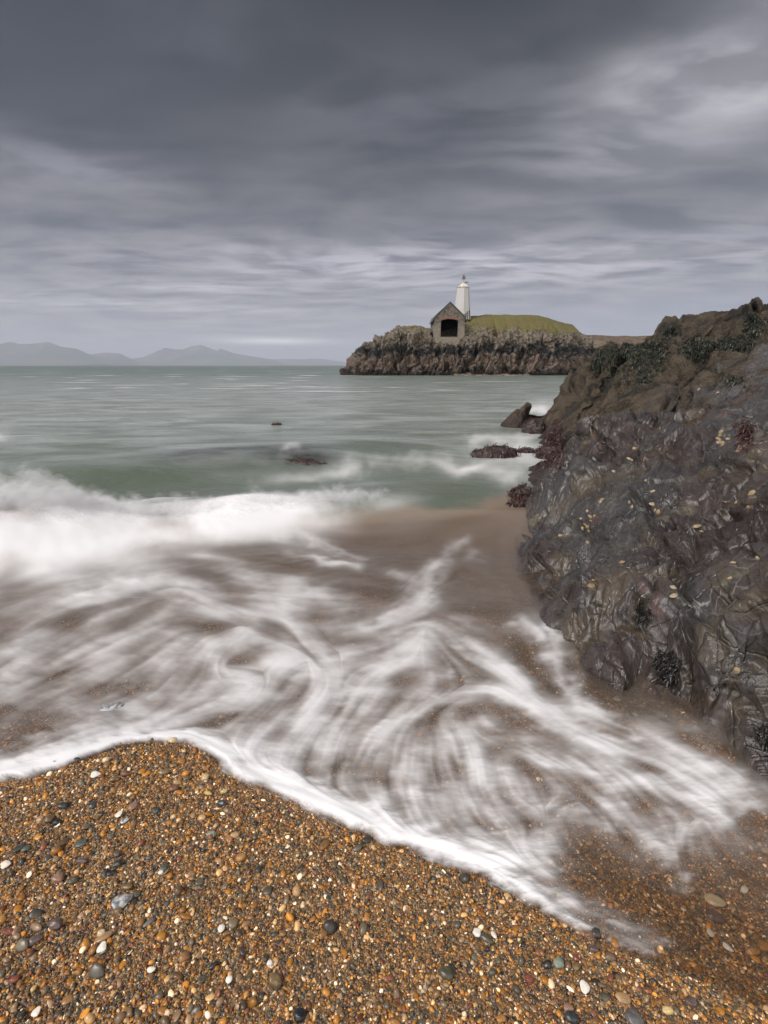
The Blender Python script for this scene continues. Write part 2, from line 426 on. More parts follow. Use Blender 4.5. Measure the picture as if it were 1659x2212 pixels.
def foam_map():
    """foam density on the water, on a fan grid (x / y, 1.5 / y)"""
    W = lambda P: np.array(to_aq(*hit(np.array([p[0] for p in P], float), np.array([p[1] for p in P], float), swash_z))).T
    # width of a stroke is taken in grid cells: 1 survey px is about .46 px; one cell is about .55 px
    S = 2  # coarse grid for the envelopes
    cc, rr = np.meshgrid(np.arange(0, NA, S), np.arange(0, NQ, S))
    E = np.zeros(cc.shape); DX = np.zeros(cc.shape); DY = np.zeros(cc.shape); WT = np.full(cc.shape, 1e-9)
    wob_c = 20 * fbm(cc / 60., rr / 45., oct=5, gain=.6); wob_r = 13 * fbm(cc / 60. + 40, rr / 45., oct=5, gain=.6)
    for pts, wd, it in [(s[0], s[1], s[2]) for s in STROKES] + [(f, 45, 0) for f in FLOW]:
        P = W(pts)
        # smooth the polyline
        t = np.linspace(0, len(P) - 1, (len(P) - 1) * 6 + 1)
        i = np.minimum(t.astype(int), len(P) - 2); f = (t - i)[:, None]
        pm = P[np.maximum(i - 1, 0)]; p0 = P[i]; p1 = P[i + 1]; p2 = P[np.minimum(i + 2, len(P) - 1)]
        Q = 0.5 * ((2 * p0) + (-pm + p1) * f + (2 * pm - 5 * p0 + 4 * p1 - p2) * f ** 2 + (-pm + 3 * p0 - 3 * p1 + p2) * f ** 3)
        best = np.full(cc.shape, 1e9); tx = np.zeros(cc.shape); ty = np.zeros(cc.shape); par = np.zeros(cc.shape)
        n = len(Q) - 1
        X = cc + (wob_c if it else 0); Y = rr + (wob_r if it else 0)
        for k in range(n):
            ex, ey = Q[k + 1] - Q[k]; L = math.hypot(ex, ey) + 1e-6
            tt = ((X - Q[k, 0]) * ex + (Y - Q[k, 1]) * ey) / L ** 2
            tc = np.clip(tt, 0, 1)
            d = (X - Q[k, 0] - tc * ex) ** 2 + (Y - Q[k, 1] - tc * ey) ** 2
            m = d < best
            best = np.where(m, d, best); tx = np.where(m, ex / L, tx); ty = np.where(m, ey / L, ty); par = np.where(m, (k + tc) / n, par)
        d = np.sqrt(best); w = wd * 0.82
        wt = 1.0 / (d + 10) ** 3 * (1.0 if it else 0.8)
        DX += wt * (tx * tx - ty * ty); DY += wt * 2 * tx * ty; WT += wt
        if it:
            g = 0.92 * it * np.exp(-(d / w) ** 1.7) * (0.85 + 0.5 * np.sin(np.pi * np.clip(par, .02, .98)) ** .4 - .2)
            E = E + g * (1.15 - np.clip(E, 0, 1.15)) if True else E
    # large-scale brightness
    for (cx, cy), sx, sy, k in HOLES:
        p = W([(cx, cy), (cx + sx, cy), (cx, cy + sy)])
        ax = abs(p[1, 0] - p[0, 0]) + 1; ay = abs(p[2, 1] - p[0, 1]) + 1
        E *= 1 - k * np.exp(-(((cc - p[0, 0]) / ax) ** 2 + ((rr - p[0, 1]) / ay) ** 2))
    up = lambda m: bil(m, *[v.astype(float) for v in np.meshgrid(np.arange(NA) / S, np.arange(NQ) / S)])
    E = up(E); DX = up(DX / WT); DY = up(DY / WT)
    rr_, cc_ = np.meshgrid(np.arange(NQ), np.arange(NA), indexing='ij'); tb = .55 * fbm(cc_ / 75., rr_ / 48., oct=4, gain=.55)
    DX, DY = DX * np.cos(tb) - DY * np.sin(tb), DX * np.sin(tb) + DY * np.cos(tb)
    half = lambda c2, s2: (np.cos(0.5 * np.arctan2(s2, c2)), np.sin(0.5 * np.arctan2(s2, c2)))
    D2, E2 = blur(DX, 9), blur(DY, 9)
    DX, DY = half(D2, E2)
    C, R = [v.astype(float) for v in np.meshgrid(np.arange(NA), np.arange(NQ))]
    # line integral convolution of three grains of noise
    rs = np.random.RandomState(3)
    n0 = rs.normal(size=(NQ, NA))
    src = [blur(n0, 1.0), blur(rs.normal(size=(NQ, NA)), 2.6), blur(rs.normal(size=(NQ, NA)), 7.5)]
    src = [s / s.std() for s in src]
    mix = src[0] * .22 + src[1] * .75 + src[2] * 1.1
    acc = mix.copy(); cnt = 1.0
    for sgn in (1, -1):
        c, r = C.copy(), R.copy(); st = 1.8
        px, py = DX * sgn, DY * sgn
        for k in range(27):
            c = c + px * st; r = r + py * st
            wgt = 0.5 + 0.5 * math.cos(math.pi * (k + 1) / 28)
            acc += wgt * bil(mix, c, r); cnt += wgt
            dx, dy = half(bil(D2, c, r), bil(E2, c, r))
            s = np.sign(dx * px + dy * py); s[s == 0] = 1
            px, py = dx * s, dy * s
    acc -= blur(acc, 40); S_ = acc / acc.std()
    S_ = np.clip(0.5 + 0.20 * S_, 0, 1)
    # wide thin haze of foam over the swash
    x = lambda p: W([p])[0]
    # signed distance seaward of the shore
    qq = Q0 + R / (NQ - 1) * (Q1 - Q0); aa = A0 + C / (NA - 1) * (A1 - A0)
    yw = 1.5 / qq; xw = aa * yw
    sub = (slice(None, None, 4), slice(None, None, 4))
    d4, s4, _ = seg_dist(xw[sub], yw[sub], shore())
    sd = bil(d4 * s4, C / 4, R / 4)
    # the breaker: measured across its crest line
    dcr, scr, pcr = seg_dist(xw[sub], yw[sub], CREST)
    dd = bil(dcr * scr, C / 4, R / 4)
    wis = fbm(xw * 1.5, yw * 1.1, oct=5) + .5 * np.exp(-((xw + 2.65) / .4) ** 2) + .5 * np.exp(-((xw + 1.5) / .4) ** 2) - .02
    hgt = sstep(2.2, -3.2, xw)
    front = 0.20 + 0.52 * hgt ** 2
    back = .0 + 0.06 * hgt
    w2 = 0.20 * (S_ - .5) + 0.16 * wis
    endf = 1 - sstep(-.6, .75, xw + .4 * wis)
    B = sstep(-front - .25, -front + .30, dd + w2 * 1.4) * (1 - sstep(back - .40, back + .34, dd - w2 * 3.4)) * endf
    veil = sstep(-front - .7, -front + .2, dd + w2) * (1 - sstep(back - .1, back + .95, dd - w2 * 4)) * endf
    inside = sstep(-0.004, 0.03, sd + 0.02 * (fbm(C / 26., R / 26., oct=5)) + .008 * (S_ - .5))
    mist = 0.0
    cl, rl = x((420, 1400)); mist = mist + 0.30 * np.exp(-(((C - cl) / 230) ** 2 + ((R - rl) / 95) ** 2))
    cl, rl = x((60, 1380)); mist = mist + 0.14 * np.exp(-(((C - cl) / 160) ** 2 + ((R - rl) / 100) ** 2))
    cl, rl = x((660, 1620)); mist = mist + 0.42 * np.exp(-(((C - cl) / 130) ** 2 + ((R - rl) / 80) ** 2))
    cl, rl = x((960, 1680)); mist = mist + 0.40 * np.exp(-(((C - cl) / 110) ** 2 + ((R - rl) / 90) ** 2))
    cl, rl = x((1350, 1690)); mist = mist + 0.34 * np.exp(-(((C - cl) / 130) ** 2 + ((R - rl) / 70) ** 2))
    cl, rl = x((1090, 1010)); mist = mist + 0.15 * np.exp(-(((C - cl) / 70) ** 2 + ((R - rl) / 22) ** 2))
    E = .70 * E + .50 * mist * (1.1 - np.clip(E, 0, 1.1))
    lump = fbm(C / 48., R / 34., oct=4)
    e = E * (1 + 0.55 * lump)
    brk = fbm(C / 34., R / 20., oct=3, gain=.5)
    e = e * np.clip(1 + .80 * brk * (1.3 - e), .2, 1.8)
    e = e + 1.7 * np.exp(-(sd / (.045 + .03 * lump)) ** 2) * (1 - sstep(.25, .62, xw + .1 * lump)) * (sd > -.05) + .07 * sstep(.1, .3, sd) * (yw < 5)
    F = 1 - np.exp(-(np.clip(e, 0, 2) ** 1.4) * (0.16 + 2.5 * (S_ + (.68 - S_) * sstep(.65, 1.5, e)) ** 1.5))
    B = B * np.clip(.90 + .22 * S_ + .10 * wis, 0, 1)
    F = 1 - (1 - F) * (1 - B) * (1 - 0.62 * veil * S_)
    F = F * inside
    return np.clip(F, 0, 1).astype(np.float32), S_.astype(np.float32), sd.astype(np.float32)
# ------------------------------------------------------------------ mesh helpers
def tag(o, label=None, cat=None, group=None, kind=None):
    if label: o['label'] = label
    if cat: o['category'] = cat
    if group: o['group'] = group
    if kind: o['kind'] = kind
    return o

def mesh_np(name, V, F, mat=None, parent=None, smooth=True, attrs=None, uv=None):
    """V (n,3), F (m,3) or (m,4) index arrays -> linked object"""
    me = bpy.data.meshes.new(name)
    V = np.asarray(V, np.float32); F = np.asarray(F, np.int32)
    k = F.shape[1]
    me.vertices.add(len(V)); me.vertices.foreach_set('co', V.ravel())
    me.loops.add(F.size); me.loops.foreach_set('vertex_index', F.ravel())
    me.polygons.add(len(F)); me.polygons.foreach_set('loop_start', np.arange(0, F.size, k, dtype=np.int32))
    me.polygons.foreach_set('loop_total', np.full(len(F), k, np.int32))
    if smooth: me.polygons.foreach_set('use_smooth', np.ones(len(F), bool))
    me.update(calc_edges=True)
    for an, av in (attrs or {}).items():
        av = np.asarray(av, np.float32)
        if av.ndim == 1:
            a = me.attributes.new(an, 'FLOAT', 'POINT'); a.data.foreach_set('value', av)
        else:
            a = me.attributes.new(an, 'FLOAT_COLOR', 'POINT'); a.data.foreach_set('color', np.c_[av[:, :3], np.ones(len(av))].astype(np.float32).ravel())
    if mat: me.materials.append(mat)
    o = bpy.data.objects.new(name, me); col.objects.link(o)
    if parent: o.parent = parent
    return o

def grid_faces(nr, nc, flip=False):
    i = np.arange(nr - 1)[:, None] * nc + np.arange(nc - 1)[None, :]
    F = np.stack([i, i + 1, i + nc + 1, i + nc], -1).reshape(-1, 4)
    return F[:, ::-1] if flip else F

def grid_normals(X, Y, Z):
    P = np.stack([X, Y, Z], -1)
    a = np.gradient(P, axis=1); b = np.gradient(P, axis=0)
    n = np.cross(a, b); n /= np.linalg.norm(n, axis=-1, keepdims=True) + 1e-12
    return n

def empty(name, loc=(0, 0, 0), rz=0.0):
    o = bpy.data.objects.new(name, None); col.objects.link(o); o.location = loc; o.rotation_euler.z = rz; o.empty_display_size = 0.2
    return o

class MB:
    def __init__(s): s.v = []; s.f = []
    def add(s, V, F):
        k = len(s.v); s.v += [tuple(v) for v in V]; s.f += [tuple(i + k for i in f) for f in F]; return s
    def box(s, x0, x1, y0, y1, z0, z1):
        V = [(x0, y0, z0), (x1, y0, z0), (x1, y1, z0), (x0, y1, z0), (x0, y0, z1), (x1, y0, z1), (x1, y1, z1), (x0, y1, z1)]
        return s.add(V, [(0, 3, 2, 1), (4, 5, 6, 7), (0, 1, 5, 4), (1, 2, 6, 5), (2, 3, 7, 6), (3, 0, 4, 7)])
    def tube(s, a, b, r0, r1=None, n=10):
        a = Vector(a); b = Vector(b); r1 = r0 if r1 is None else r1
        q = (b - a).to_track_quat('Z', 'Y'); V = []
        for p, r in ((a, r0), (b, r1)):
            for i in range(n): V.append(p + q @ Vector((r * math.cos(2 * math.pi * i / n), r * math.sin(2 * math.pi * i / n), 0)))
        F = [(i, (i + 1) % n, n + (i + 1) % n, n + i) for i in range(n)] + [tuple(range(n))[::-1], tuple(range(n, 2 * n))]
        return s.add(V, F)
    def build(s, name, mat, parent=None, smooth=False, bevel=0):
        me = bpy.data.meshes.new(name); me.from_pydata(s.v, [], s.f); me.update()
        if smooth: me.polygons.foreach_set('use_smooth', [True] * len(me.polygons))
        me.materials.append(mat)
        o = bpy.data.objects.new(name, me); col.objects.link(o)
        if parent: o.parent = parent
        if bevel:
            b = o.modifiers.new('bevel', 'BEVEL'); b.width = bevel; b.segments = 2; b.limit_method = 'ANGLE'
        return o

def rbf_fit(P, eps=1e-3):
    """thin-plate fit of z over x, y"""
    P = np.asarray(P, float); n = len(P)
    d = np.linalg.norm(P[:, None, :2] - P[None, :, :2], axis=-1)
    K = np.where(d > 0, d * d * np.log(d + 1e-12), 0) + np.eye(n) * eps
    A = np.zeros((n + 3, n + 3)); A[:n, :n] = K; A[:n, n] = 1; A[:n, n + 1:] = P[:, :2]
    A[n, :n] = 1; A[n + 1:, :n] = P[:, :2].T
    w = np.linalg.solve(A, np.r_[P[:, 2], 0, 0, 0])
    def f(x, y):
        x = np.asarray(x, float); r = w[n] + w[n + 1] * x + w[n + 2] * y
        for i in range(n):
            d2 = (x - P[i, 0]) ** 2 + (y - P[i, 1]) ** 2
            r = r + w[i] * 0.5 * d2 * np.log(d2 + 1e-12)
        return r
    return f
# ------------------------------------------------------------------ beach and seabed: one sheet to the horizon
def axis(lo, hi, step, far, grow=1.12):
    a = list(np.arange(lo, hi + 1e-6, step)); s = step
    while a[-1] < far: s *= grow; a.append(a[-1] + s)
    s = step; b = [a[0]]
    while b[-1] > -far: s *= grow; b.append(b[-1] - s)
    return np.array(b[:0:-1] + a)

m_beach, nt = material('wet_gravel')
pw = nt.vmath('ADD', nt.pos, nt.vmath('SCALE', nt.noise(nt.pos, 90, 2, out=1), 0.004))
def gravel_col(nt, fac):
    return nt.ramp(fac, [(0.0, (.030, .028, .024)), (.16, (.065, .060, .048)), (.30, (.115, .085, .050)), (.44, (.165, .100, .040)), (.56, (.100, .088, .062)),
                         (.66, (.220, .120, .034)), (.75, (.130, .058, .032)), (.84, (.300, .190, .080)), (.91, (.085, .080, .075)), (.96, (.46, .40, .29))], 'CONSTANT')
v1 = nt.new('ShaderNodeTexVoronoi'); nt.put(v1.inputs['Vector'], pw); v1.inputs['Scale'].default_value = 120
v2 = nt.new('ShaderNodeTexVoronoi'); nt.put(v2.inputs['Vector'], pw); v2.inputs['Scale'].default_value = 48
s1 = nt.new('ShaderNodeSeparateColor'); nt.put(s1.inputs[0], v1.outputs['Color'])
s2 = nt.new('ShaderNodeSeparateColor'); nt.put(s2.inputs[0], v2.outputs['Color'])
big = nt.rng(s2.outputs[1], 0.70, 0.72)
gc = nt.mix(big, gravel_col(nt, s1.outputs[0]), gravel_col(nt, s2.outputs[0]))
# farther out the shingle gives way to coarse brown sand
spc = nt.new('ShaderNodeSeparateXYZ'); nt.put(spc.inputs[0], nt.pos)
sand = nt.rng(spc.outputs[1], 1.6, 3.4, 0.0, 1.0, True)
sandc = nt.mix(nt.rng(nt.noise(nt.pos, 3.0, 5), 0.35, 0.65), (.23, .178, .140), (.31, .245, .195))
gc = nt.mix(nt.math('MULTIPLY', sand, 0.60), gc, sandc)
nt.put(nt.b.inputs['Base Color'], gc)
nt.b.inputs['Roughness'].default_value = 0.42
hh = nt.math('ADD', nt.math('MULTIPLY', v1.outputs['Distance'], -1.0), nt.math('MULTIPLY', nt.math('MULTIPLY', v2.outputs['Distance'], big), -1.4))
nt.put(nt.b.inputs['Normal'], nt.bump(hh, 0.7, 0.006))

gx = axis(-3.5, 4.0, 0.03, 40000); gy = axis(-1.0, 6.0, 0.03, 40000)
GX, GY = np.meshgrid(gx, gy)
def ground_all(x, y):
    z = ground(x, np.maximum(y, -3.0))
    # the land side keeps rising a little behind the photographer, then levels out
    return np.minimum(z, 1.2)
GZ = ground_all(GX, GY)
beach = mesh_np('beach', np.stack([GX, GY, GZ], -1).reshape(-1, 3), grid_faces(*GX.shape), m_beach)
tag(beach, kind='structure')

# ------------------------------------------------------------------ the sea
F_, S_, sd_map = foam_map()
rows = np.linspace(Q1, Q0, NQ)
ys = np.r_[1.5 / rows, 1.5 / Q0 * np.cumprod(np.r_[np.full(230, 1.010), np.full(60, 1.09)])]
ys = ys[ys < 22000]
aa = np.linspace(A0, A1, NA)
ext = np.cumsum(0.01 * 1.16 ** np.arange(26))
aa = np.r_[A0 - ext[::-1], aa, A1 + ext]
AA, YY = np.meshgrid(aa, ys)
XX = AA * YY
c_, r_ = to_aq(XX, YY)
foam = bil(F_, c_, r_)
foam[(YY > 1.5 / Q0 * 0.98)] = 0
foam *= sstep(A0, A0 + .35, AA) * (1 - sstep(A1 - .3, A1, AA))
far_ = YY > 26
ZZ = np.zeros_like(XX)
ZZ[~far_] = water_z(XX[~far_], YY[~far_])
GG = np.where(far_, -4.0, ground(XX, np.minimum(YY, 60)))
# wind sea: longer waves outside, small ripples in the bay
env = sstep(5.5, 14, YY) * (0.35 + 0.65 * sstep(20, 70, YY))
cell = YY * YY / 1.5 * 0.0027 * 4 + 0.02     # finest wave this mesh can carry at that distance
def wave(L, k, sx=2.3, seed=0.0):
    wx = XX * 0.96 + YY * 0.28; wy = YY * 0.96 - XX * 0.28
    return np.where(L > 3 * cell, pnoise(wx / (L * sx) + seed, wy / L + 3 * seed) * L * k, 0)
ZZ += env * (wave(9.0, .030) + wave(4.2, .050, seed=3.1) + wave(2.0, .095, 1.6, seed=7.7) + wave(0.9, .130, 1.5, seed=1.9) + wave(.45, .100, 1.5, seed=5.9) + wave(.22, .06, 1.5, seed=8.9))
ZZ += sstep(3.0, 5.0, YY) * (1 - sstep(10, 20, YY)) * (wave(1.4, .035, 1.7, 2.2) + wave(.6, .030, 1.7, 6.1) + wave(.28, .022, 1.7, 4.4))
# white water stands a little higher
ZZ += 0.05 * (bil(S_, c_, r_) - .5) * foam * np.clip(ZZ * 3, 0, 1) * (YY > 2.6)
ZZ += 0.010 * foam * (0.4 + bil(S_, c_, r_))
sdv = bil(sd_map, c_, r_)
depth = ZZ - GG
# whitecaps outside
rsx = np.random.RandomState(5)
cap = np.zeros_like(XX)
for k in range(150):
    yy = 30 * (400 / 30) ** rsx.rand() ; xx = (rsx.rand() * 1.9 - 0.98) * yy
    if xx > -0.05 * yy and yy > 70: continue
    lx = (0.8 + 2.2 * rsx.rand() ** 2) * (yy / 60) ** .35; ly = 0.25 * (yy / 30) ** 1.1
    i0, i1 = np.searchsorted(ys, [yy - 4 * ly, yy + 4 * ly]); j0, j1 = np.searchsorted(aa, [(xx - 4 * lx) / yy, (xx + 4 * lx) / yy])
    if i1 - i0 < 1: i1 = i0 + 1
    sl = (slice(i0, i1), slice(j0, j1))
    cap[sl] = np.maximum(cap[sl], (0.5 + .5 * rsx.rand()) * np.exp(-((XX[sl] - xx) / lx) ** 2 - ((YY[sl] - yy) / ly) ** 2))
for xx, yy in ((-11.6, 79.0), (-12.8, 80.5), (-10.9, 78.2)):   # surf at the point of the islet
    cap = np.maximum(cap, 1.1 * np.exp(-((XX - xx) / 0.9) ** 2 - ((YY - yy) / 0.8) ** 2))
cap *= 0.75 + 0.6 * pnoise(XX * 2.2, YY * .9)
foam = np.clip(np.maximum(foam, cap), 0, 1)
reef = np.zeros_like(XX)
for (ax_, ay_), wx_, wy_, k_ in (((430, 996), .95, .85, .8), ((530, 986), 1.0, .7, .9), ((620, 992), .8, .75, 1.0), ((660, 1000), .5, .7, 1.0), ((600, 1010), .9, .5, .6), ((905, 1004), .7, .25, .45), ((1075, 985), .4, .3, .5)):
    rx_, ry_ = hit(np.array([float(ax_)]), np.array([float(ay_)]), lambda a, b: 0 * a)
    reef = np.maximum(reef, k_ * np.exp(-((XX - rx_[0]) / wx_) ** 2 - ((YY - ry_[0]) / wy_) ** 2))
reef *= np.clip(.8 + .9 * fbm(XX * 1.6, YY * 1.6, oct=4), 0, 1.2)
Fq = grid_faces(len(ys), len(aa))
wet = (depth > -0.012)
keep = wet.ravel()[Fq].any(1)
Fq = Fq[keep]
used = np.zeros(XX.size, bool); used[Fq.ravel()] = True
idx = np.cumsum(used) - 1
Vw = np.stack([XX, YY, ZZ], -1).reshape(-1, 3)[used]

m_sea, nt = material('sea_water')
fo = nt.attr('foam'); de = nt.attr('depth'); 
cam_y = nt.new('ShaderNodeSeparateXYZ'); nt.put(cam_y.inputs[0], nt.pos)
Y_ = cam_y.outputs[1]
st = nt.map(nt.pos, (0.45, 1.0, 1.0), (0, 0, R(-12)))
big_n = nt.noise(st, 0.13, 4, 0.55)
mid_n = nt.noise(st, 0.9, 5, 0.6, 0.6)
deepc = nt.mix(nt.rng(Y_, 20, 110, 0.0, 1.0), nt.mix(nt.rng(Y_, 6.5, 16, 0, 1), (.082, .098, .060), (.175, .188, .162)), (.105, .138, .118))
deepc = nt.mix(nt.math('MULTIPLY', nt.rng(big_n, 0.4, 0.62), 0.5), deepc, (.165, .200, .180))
# silky veils of old foam on the water in the bay
veil = nt.math('MULTIPLY', nt.rng(mid_n, 0.38, 0.66, 0.0, 1.0), nt.math('MULTIPLY', nt.rng(Y_, 5.0, 9.0, 0.0, 1.0, True), nt.rng(Y_, 80.0, 16.0, 0.12, 0.70)))
deepc = nt.mix(veil, deepc, (.40, .43, .415))
murk = nt.mix(nt.rng(de, 0.02, 0.35), (.42, .290, .200), (.36, .265, .185))
sea_s = nt.math('SUBTRACT', Y_, nt.math('MULTIPLY', cam_y.outputs[0], 0.42))
sea_s = nt.math('ADD', sea_s, nt.math('MULTIPLY', nt.math('SUBTRACT', nt.noise(nt.pos, 1.1, 4), .5), 1.2))
isdeep = nt.rng(sea_s, 4.35, 5.05, 0.0, 1.0, True)
wc = nt.mix(isdeep, murk, deepc)
wc = nt.mix(nt.math('MULTIPLY', nt.attr('reef'), 1.0, clamp=True), wc, (.018, .015, .018))
b = nt.b
nt.put(b.inputs['Specular IOR Level'], nt.rng(nt.attr('reef'), 0, 1, .5, .0))
nt.put(b.inputs['Base Color'], wc); b.inputs['IOR'].default_value = 1.33
nt.put(b.inputs['Roughness'], nt.rng(Y_, 3.0, 200.0, 0.22, 0.34))
rip = nt.noise(nt.map(nt.pos, (0.85, 1.5, 1.0), (0, 0, R(-14))), 2.6, 6, 0.62, 0.4)
rip2 = nt.noise(nt.map(nt.pos, (0.55, 1.0, 1.0), (0, 0, R(-14))), 0.55, 6, 0.62, 0.3)
bs = nt.bump(rip, nt.rng(Y_, 2.5, 14.0, 0.08, 0.75), 0.14)
bs = nt.bump(rip2, nt.rng(Y_, 10.0, 60.0, 0.0, 0.8), 0.9, bs)
nt.put(b.inputs['Normal'], bs)
# the thin swash: murky water over the gravel, with a light surface reflection
tr = nt.new('ShaderNodeBsdfTransparent', inp={'Color': (.80, .76, .72)})
df = nt.new('ShaderNodeBsdfDiffuse', inp={'Color': murk})
gl = nt.new('ShaderNodeBsdfGlossy', inp={'Roughness': 0.3, 'Color': (.92, .88, .86)})
fr = nt.new('ShaderNodeFresnel', inp={'IOR': 1.33})
mk = nt.new('ShaderNodeMixShader'); nt.put(mk.inputs[0], nt.rng(de, 0.004, 0.15, 0.04, 0.44)); nt.l.new(tr.outputs[0], mk.inputs[1]); nt.l.new(df.outputs[0], mk.inputs[2])
mg = nt.new('ShaderNodeMixShader'); nt.l.new(fr.outputs[0], mg.inputs[0]); nt.l.new(mk.outputs[0], mg.inputs[1]); nt.l.new(gl.outputs[0], mg.inputs[2])
md = nt.new('ShaderNodeMixShader'); nt.put(md.inputs[0], nt.math('MAXIMUM', nt.rng(de, 0.14, 0.50, 0.0, 1.0, True), isdeep)); nt.l.new(mg.outputs[0], md.inputs[1]); nt.l.new(b.outputs[0], md.inputs[2])
fd = nt.new('ShaderNodeBsdfDiffuse', inp={'Color': (.82, .80, .805)})
mf = nt.new('ShaderNodeMixShader'); nt.put(mf.inputs[0], fo); nt.l.new(md.outputs[0], mf.inputs[1]); nt.l.new(fd.outputs[0], mf.inputs[2])
nt.l.new(mf.outputs[0], nt.out.inputs[0])
sea = mesh_np('sea', Vw, idx[Fq], m_sea, attrs={'reef': reef.ravel()[used], 'foam': foam.ravel()[used], 'depth': depth.ravel()[used]})
tag(sea, kind='structure')
print('sea verts', len(Vw))
# ------------------------------------------------------------------ the rocks at the side of the cove
def at_z(dx, dy, z):
    rx, ry, rz = ray(dx, dy); t = (z - CAMZ) / rz
    return (rx * t, ry * t, z)
def D_(l): return [tuple(at_dist(*p)) for p in l]

# near rock: bare, wet, folded slate
base_px = [(1110,1119),(1113,1180),(1116,1235),(1130,1307),(1163,1350),(1200,1386),(1222,1458),(1252,1494),(1292,1519),(1335,1537),(1368,1559),(1420,1560),(1480,1545),(1520,1570),(1560,1625),(1602,1656),(1659,1705),(1750,1790)]
bx, by = hit(np.array([p[0] for p in base_px], float), np.array([p[1] for p in base_px], float), swash_z)
SL = [(x, y, float(swash_z(x, y)) - 0.02) for x, y in zip(bx, by)]
FOOT = list(SL)
SL = FOOT + D_([(1170,1019,5.0),(1200,1000,5.0),(1231,954,5.0),(1246,911,5.0),(1278,891,4.95),(1307,889,4.85),(1343,889,4.7),(1386,900,4.5),(1418,914,4.35),(1458,911,4.15),(1494,935,4.3),
    (1345,1000,3.75),(1300,960,4.35),(1350,1060,3.30),(1400,980,3.75),(1450,980,3.55),(1240,1060,4.1),(1190,1120,4.0),(1150,1200,3.2),(1240,1150,3.25),(1200,1250,2.62),(1280,1300,2.12),(1330,1150,2.75),
    (1400,1400,1.80),(1400,1200,2.20),(1330,1420,1.80),(1260,1400,2.05),(1500,1300,1.78),(1500,1450,1.55),(1560,1540,1.42),(1550,1450,1.46),(1420,1300,1.92),(1450,1250,2.0),(1620,1600,1.22),
    (1400,1090,2.85),(1480,1080,2.65),(1550,1100,2.35),(1500,1180,2.15),(1540,1000,3.0),(1550,950,3.4),(1560,900,4.1),(1600,900,3.5),
    (1659,1600,1.18),(1659,1400,1.38),(1659,1200,1.72),(1659,1000,2.25),(1659,900,2.9),(1659,850,3.6),(1659,800,4.6),(1620,820,4.8),(1800,1500,1.2),(1800,1200,1.6),(1800,950,2.3),(1800,830,3.2),(2000,1200,1.5)])
for p in ((1.45, 6.2, -.5), (1.9, 6.3, -.2), (2.6, 6.2, 0.1), (3.3, 6.0, .4), (4.2, 6.0, .9), (1.25, 5.6, -.5), (1.05, 5.0, -.5), (5.5, 5.5, 1.3), (5.5, 3.5, 1.6), (4.5, 2.5, 1.5), (4.5, 0.5, 1.3), (3.0, 0.2, .9)):
    SL.append(p)
slate_h = rbf_fit(SL, 3e-4)

foot_line = [(x, y) for x, y, z in FOOT]
foot_line = [(1.9, 6.8), (1.62, 5.7)] + foot_line + [(1.35, 0.2), (1.6, -1.5)]
foot_poly = foot_line + [(40, -1.5), (40, 6.8)]

def rock_sheet(name, amin, amax, ymin, ymax, na, ny_, hfun, dfun, mat, foot=None, power=1.0):
    a = np.linspace(amin, amax, na); q = np.linspace(1 / ymin ** power, 1 / ymax ** power, ny_); y = q ** (-1 / power)
    A, Y = np.meshgrid(a, y); X = A * Y
    Z = hfun(X, Y)
    N = grid_normals(X, Y, Z)
    if N[..., 2].mean() < 0: N = -N
    d, dv = dfun(X, Y, Z, N)
    P = np.stack([X, Y, Z], -1) + N * d[..., None] + dv
    bury = P[..., 2] < -0.7
    Fq = grid_faces(*X.shape)
    keep = ~bury.ravel()[Fq].all(1)
    Fq = Fq[keep]
    used = np.zeros(X.size, bool); used[Fq.ravel()] = True
    idx = np.cumsum(used) - 1
    V = P.reshape(-1, 3)[used]; Fi = idx[Fq]
    # face up
    e = np.cross(V[Fi[:500, 1]] - V[Fi[:500, 0]], V[Fi[:500, 2]] - V[Fi[:500, 0]])[:, 2].sum()
    if e < 0: Fi = Fi[:, ::-1]
    return mesh_np(name, V, Fi, mat)

def slate_hf(x, y):
    d, s, _ = seg_dist(x, y, foot_line)
    d = np.where(inside_poly(x, y, foot_poly), -d, d)
    z = slate_h(x, y)
    out = np.minimum(z, swash_z(x, y) - 0.02) - 1.6 * d
    k = sstep(-0.05, 0.05, d)
    return z * (1 - k) + np.minimum(z, out) * k

def unit(v): v = np.array(v, float); return v / np.linalg.norm(v)
def aniso(x, y, z, n, t, fn, ft, w=None):
    """noise coordinates: fine across n, long along t"""
    n = unit(n); t = unit(np.array(t) - n * np.dot(n, t)); b = np.cross(n, t)
    return (x * n[0] + y * n[1] + z * n[2]) * fn, (x * t[0] + y * t[1] + z * t[2]) * ft, (x * b[0] + y * b[1] + z * b[2]) * ft * 1.6

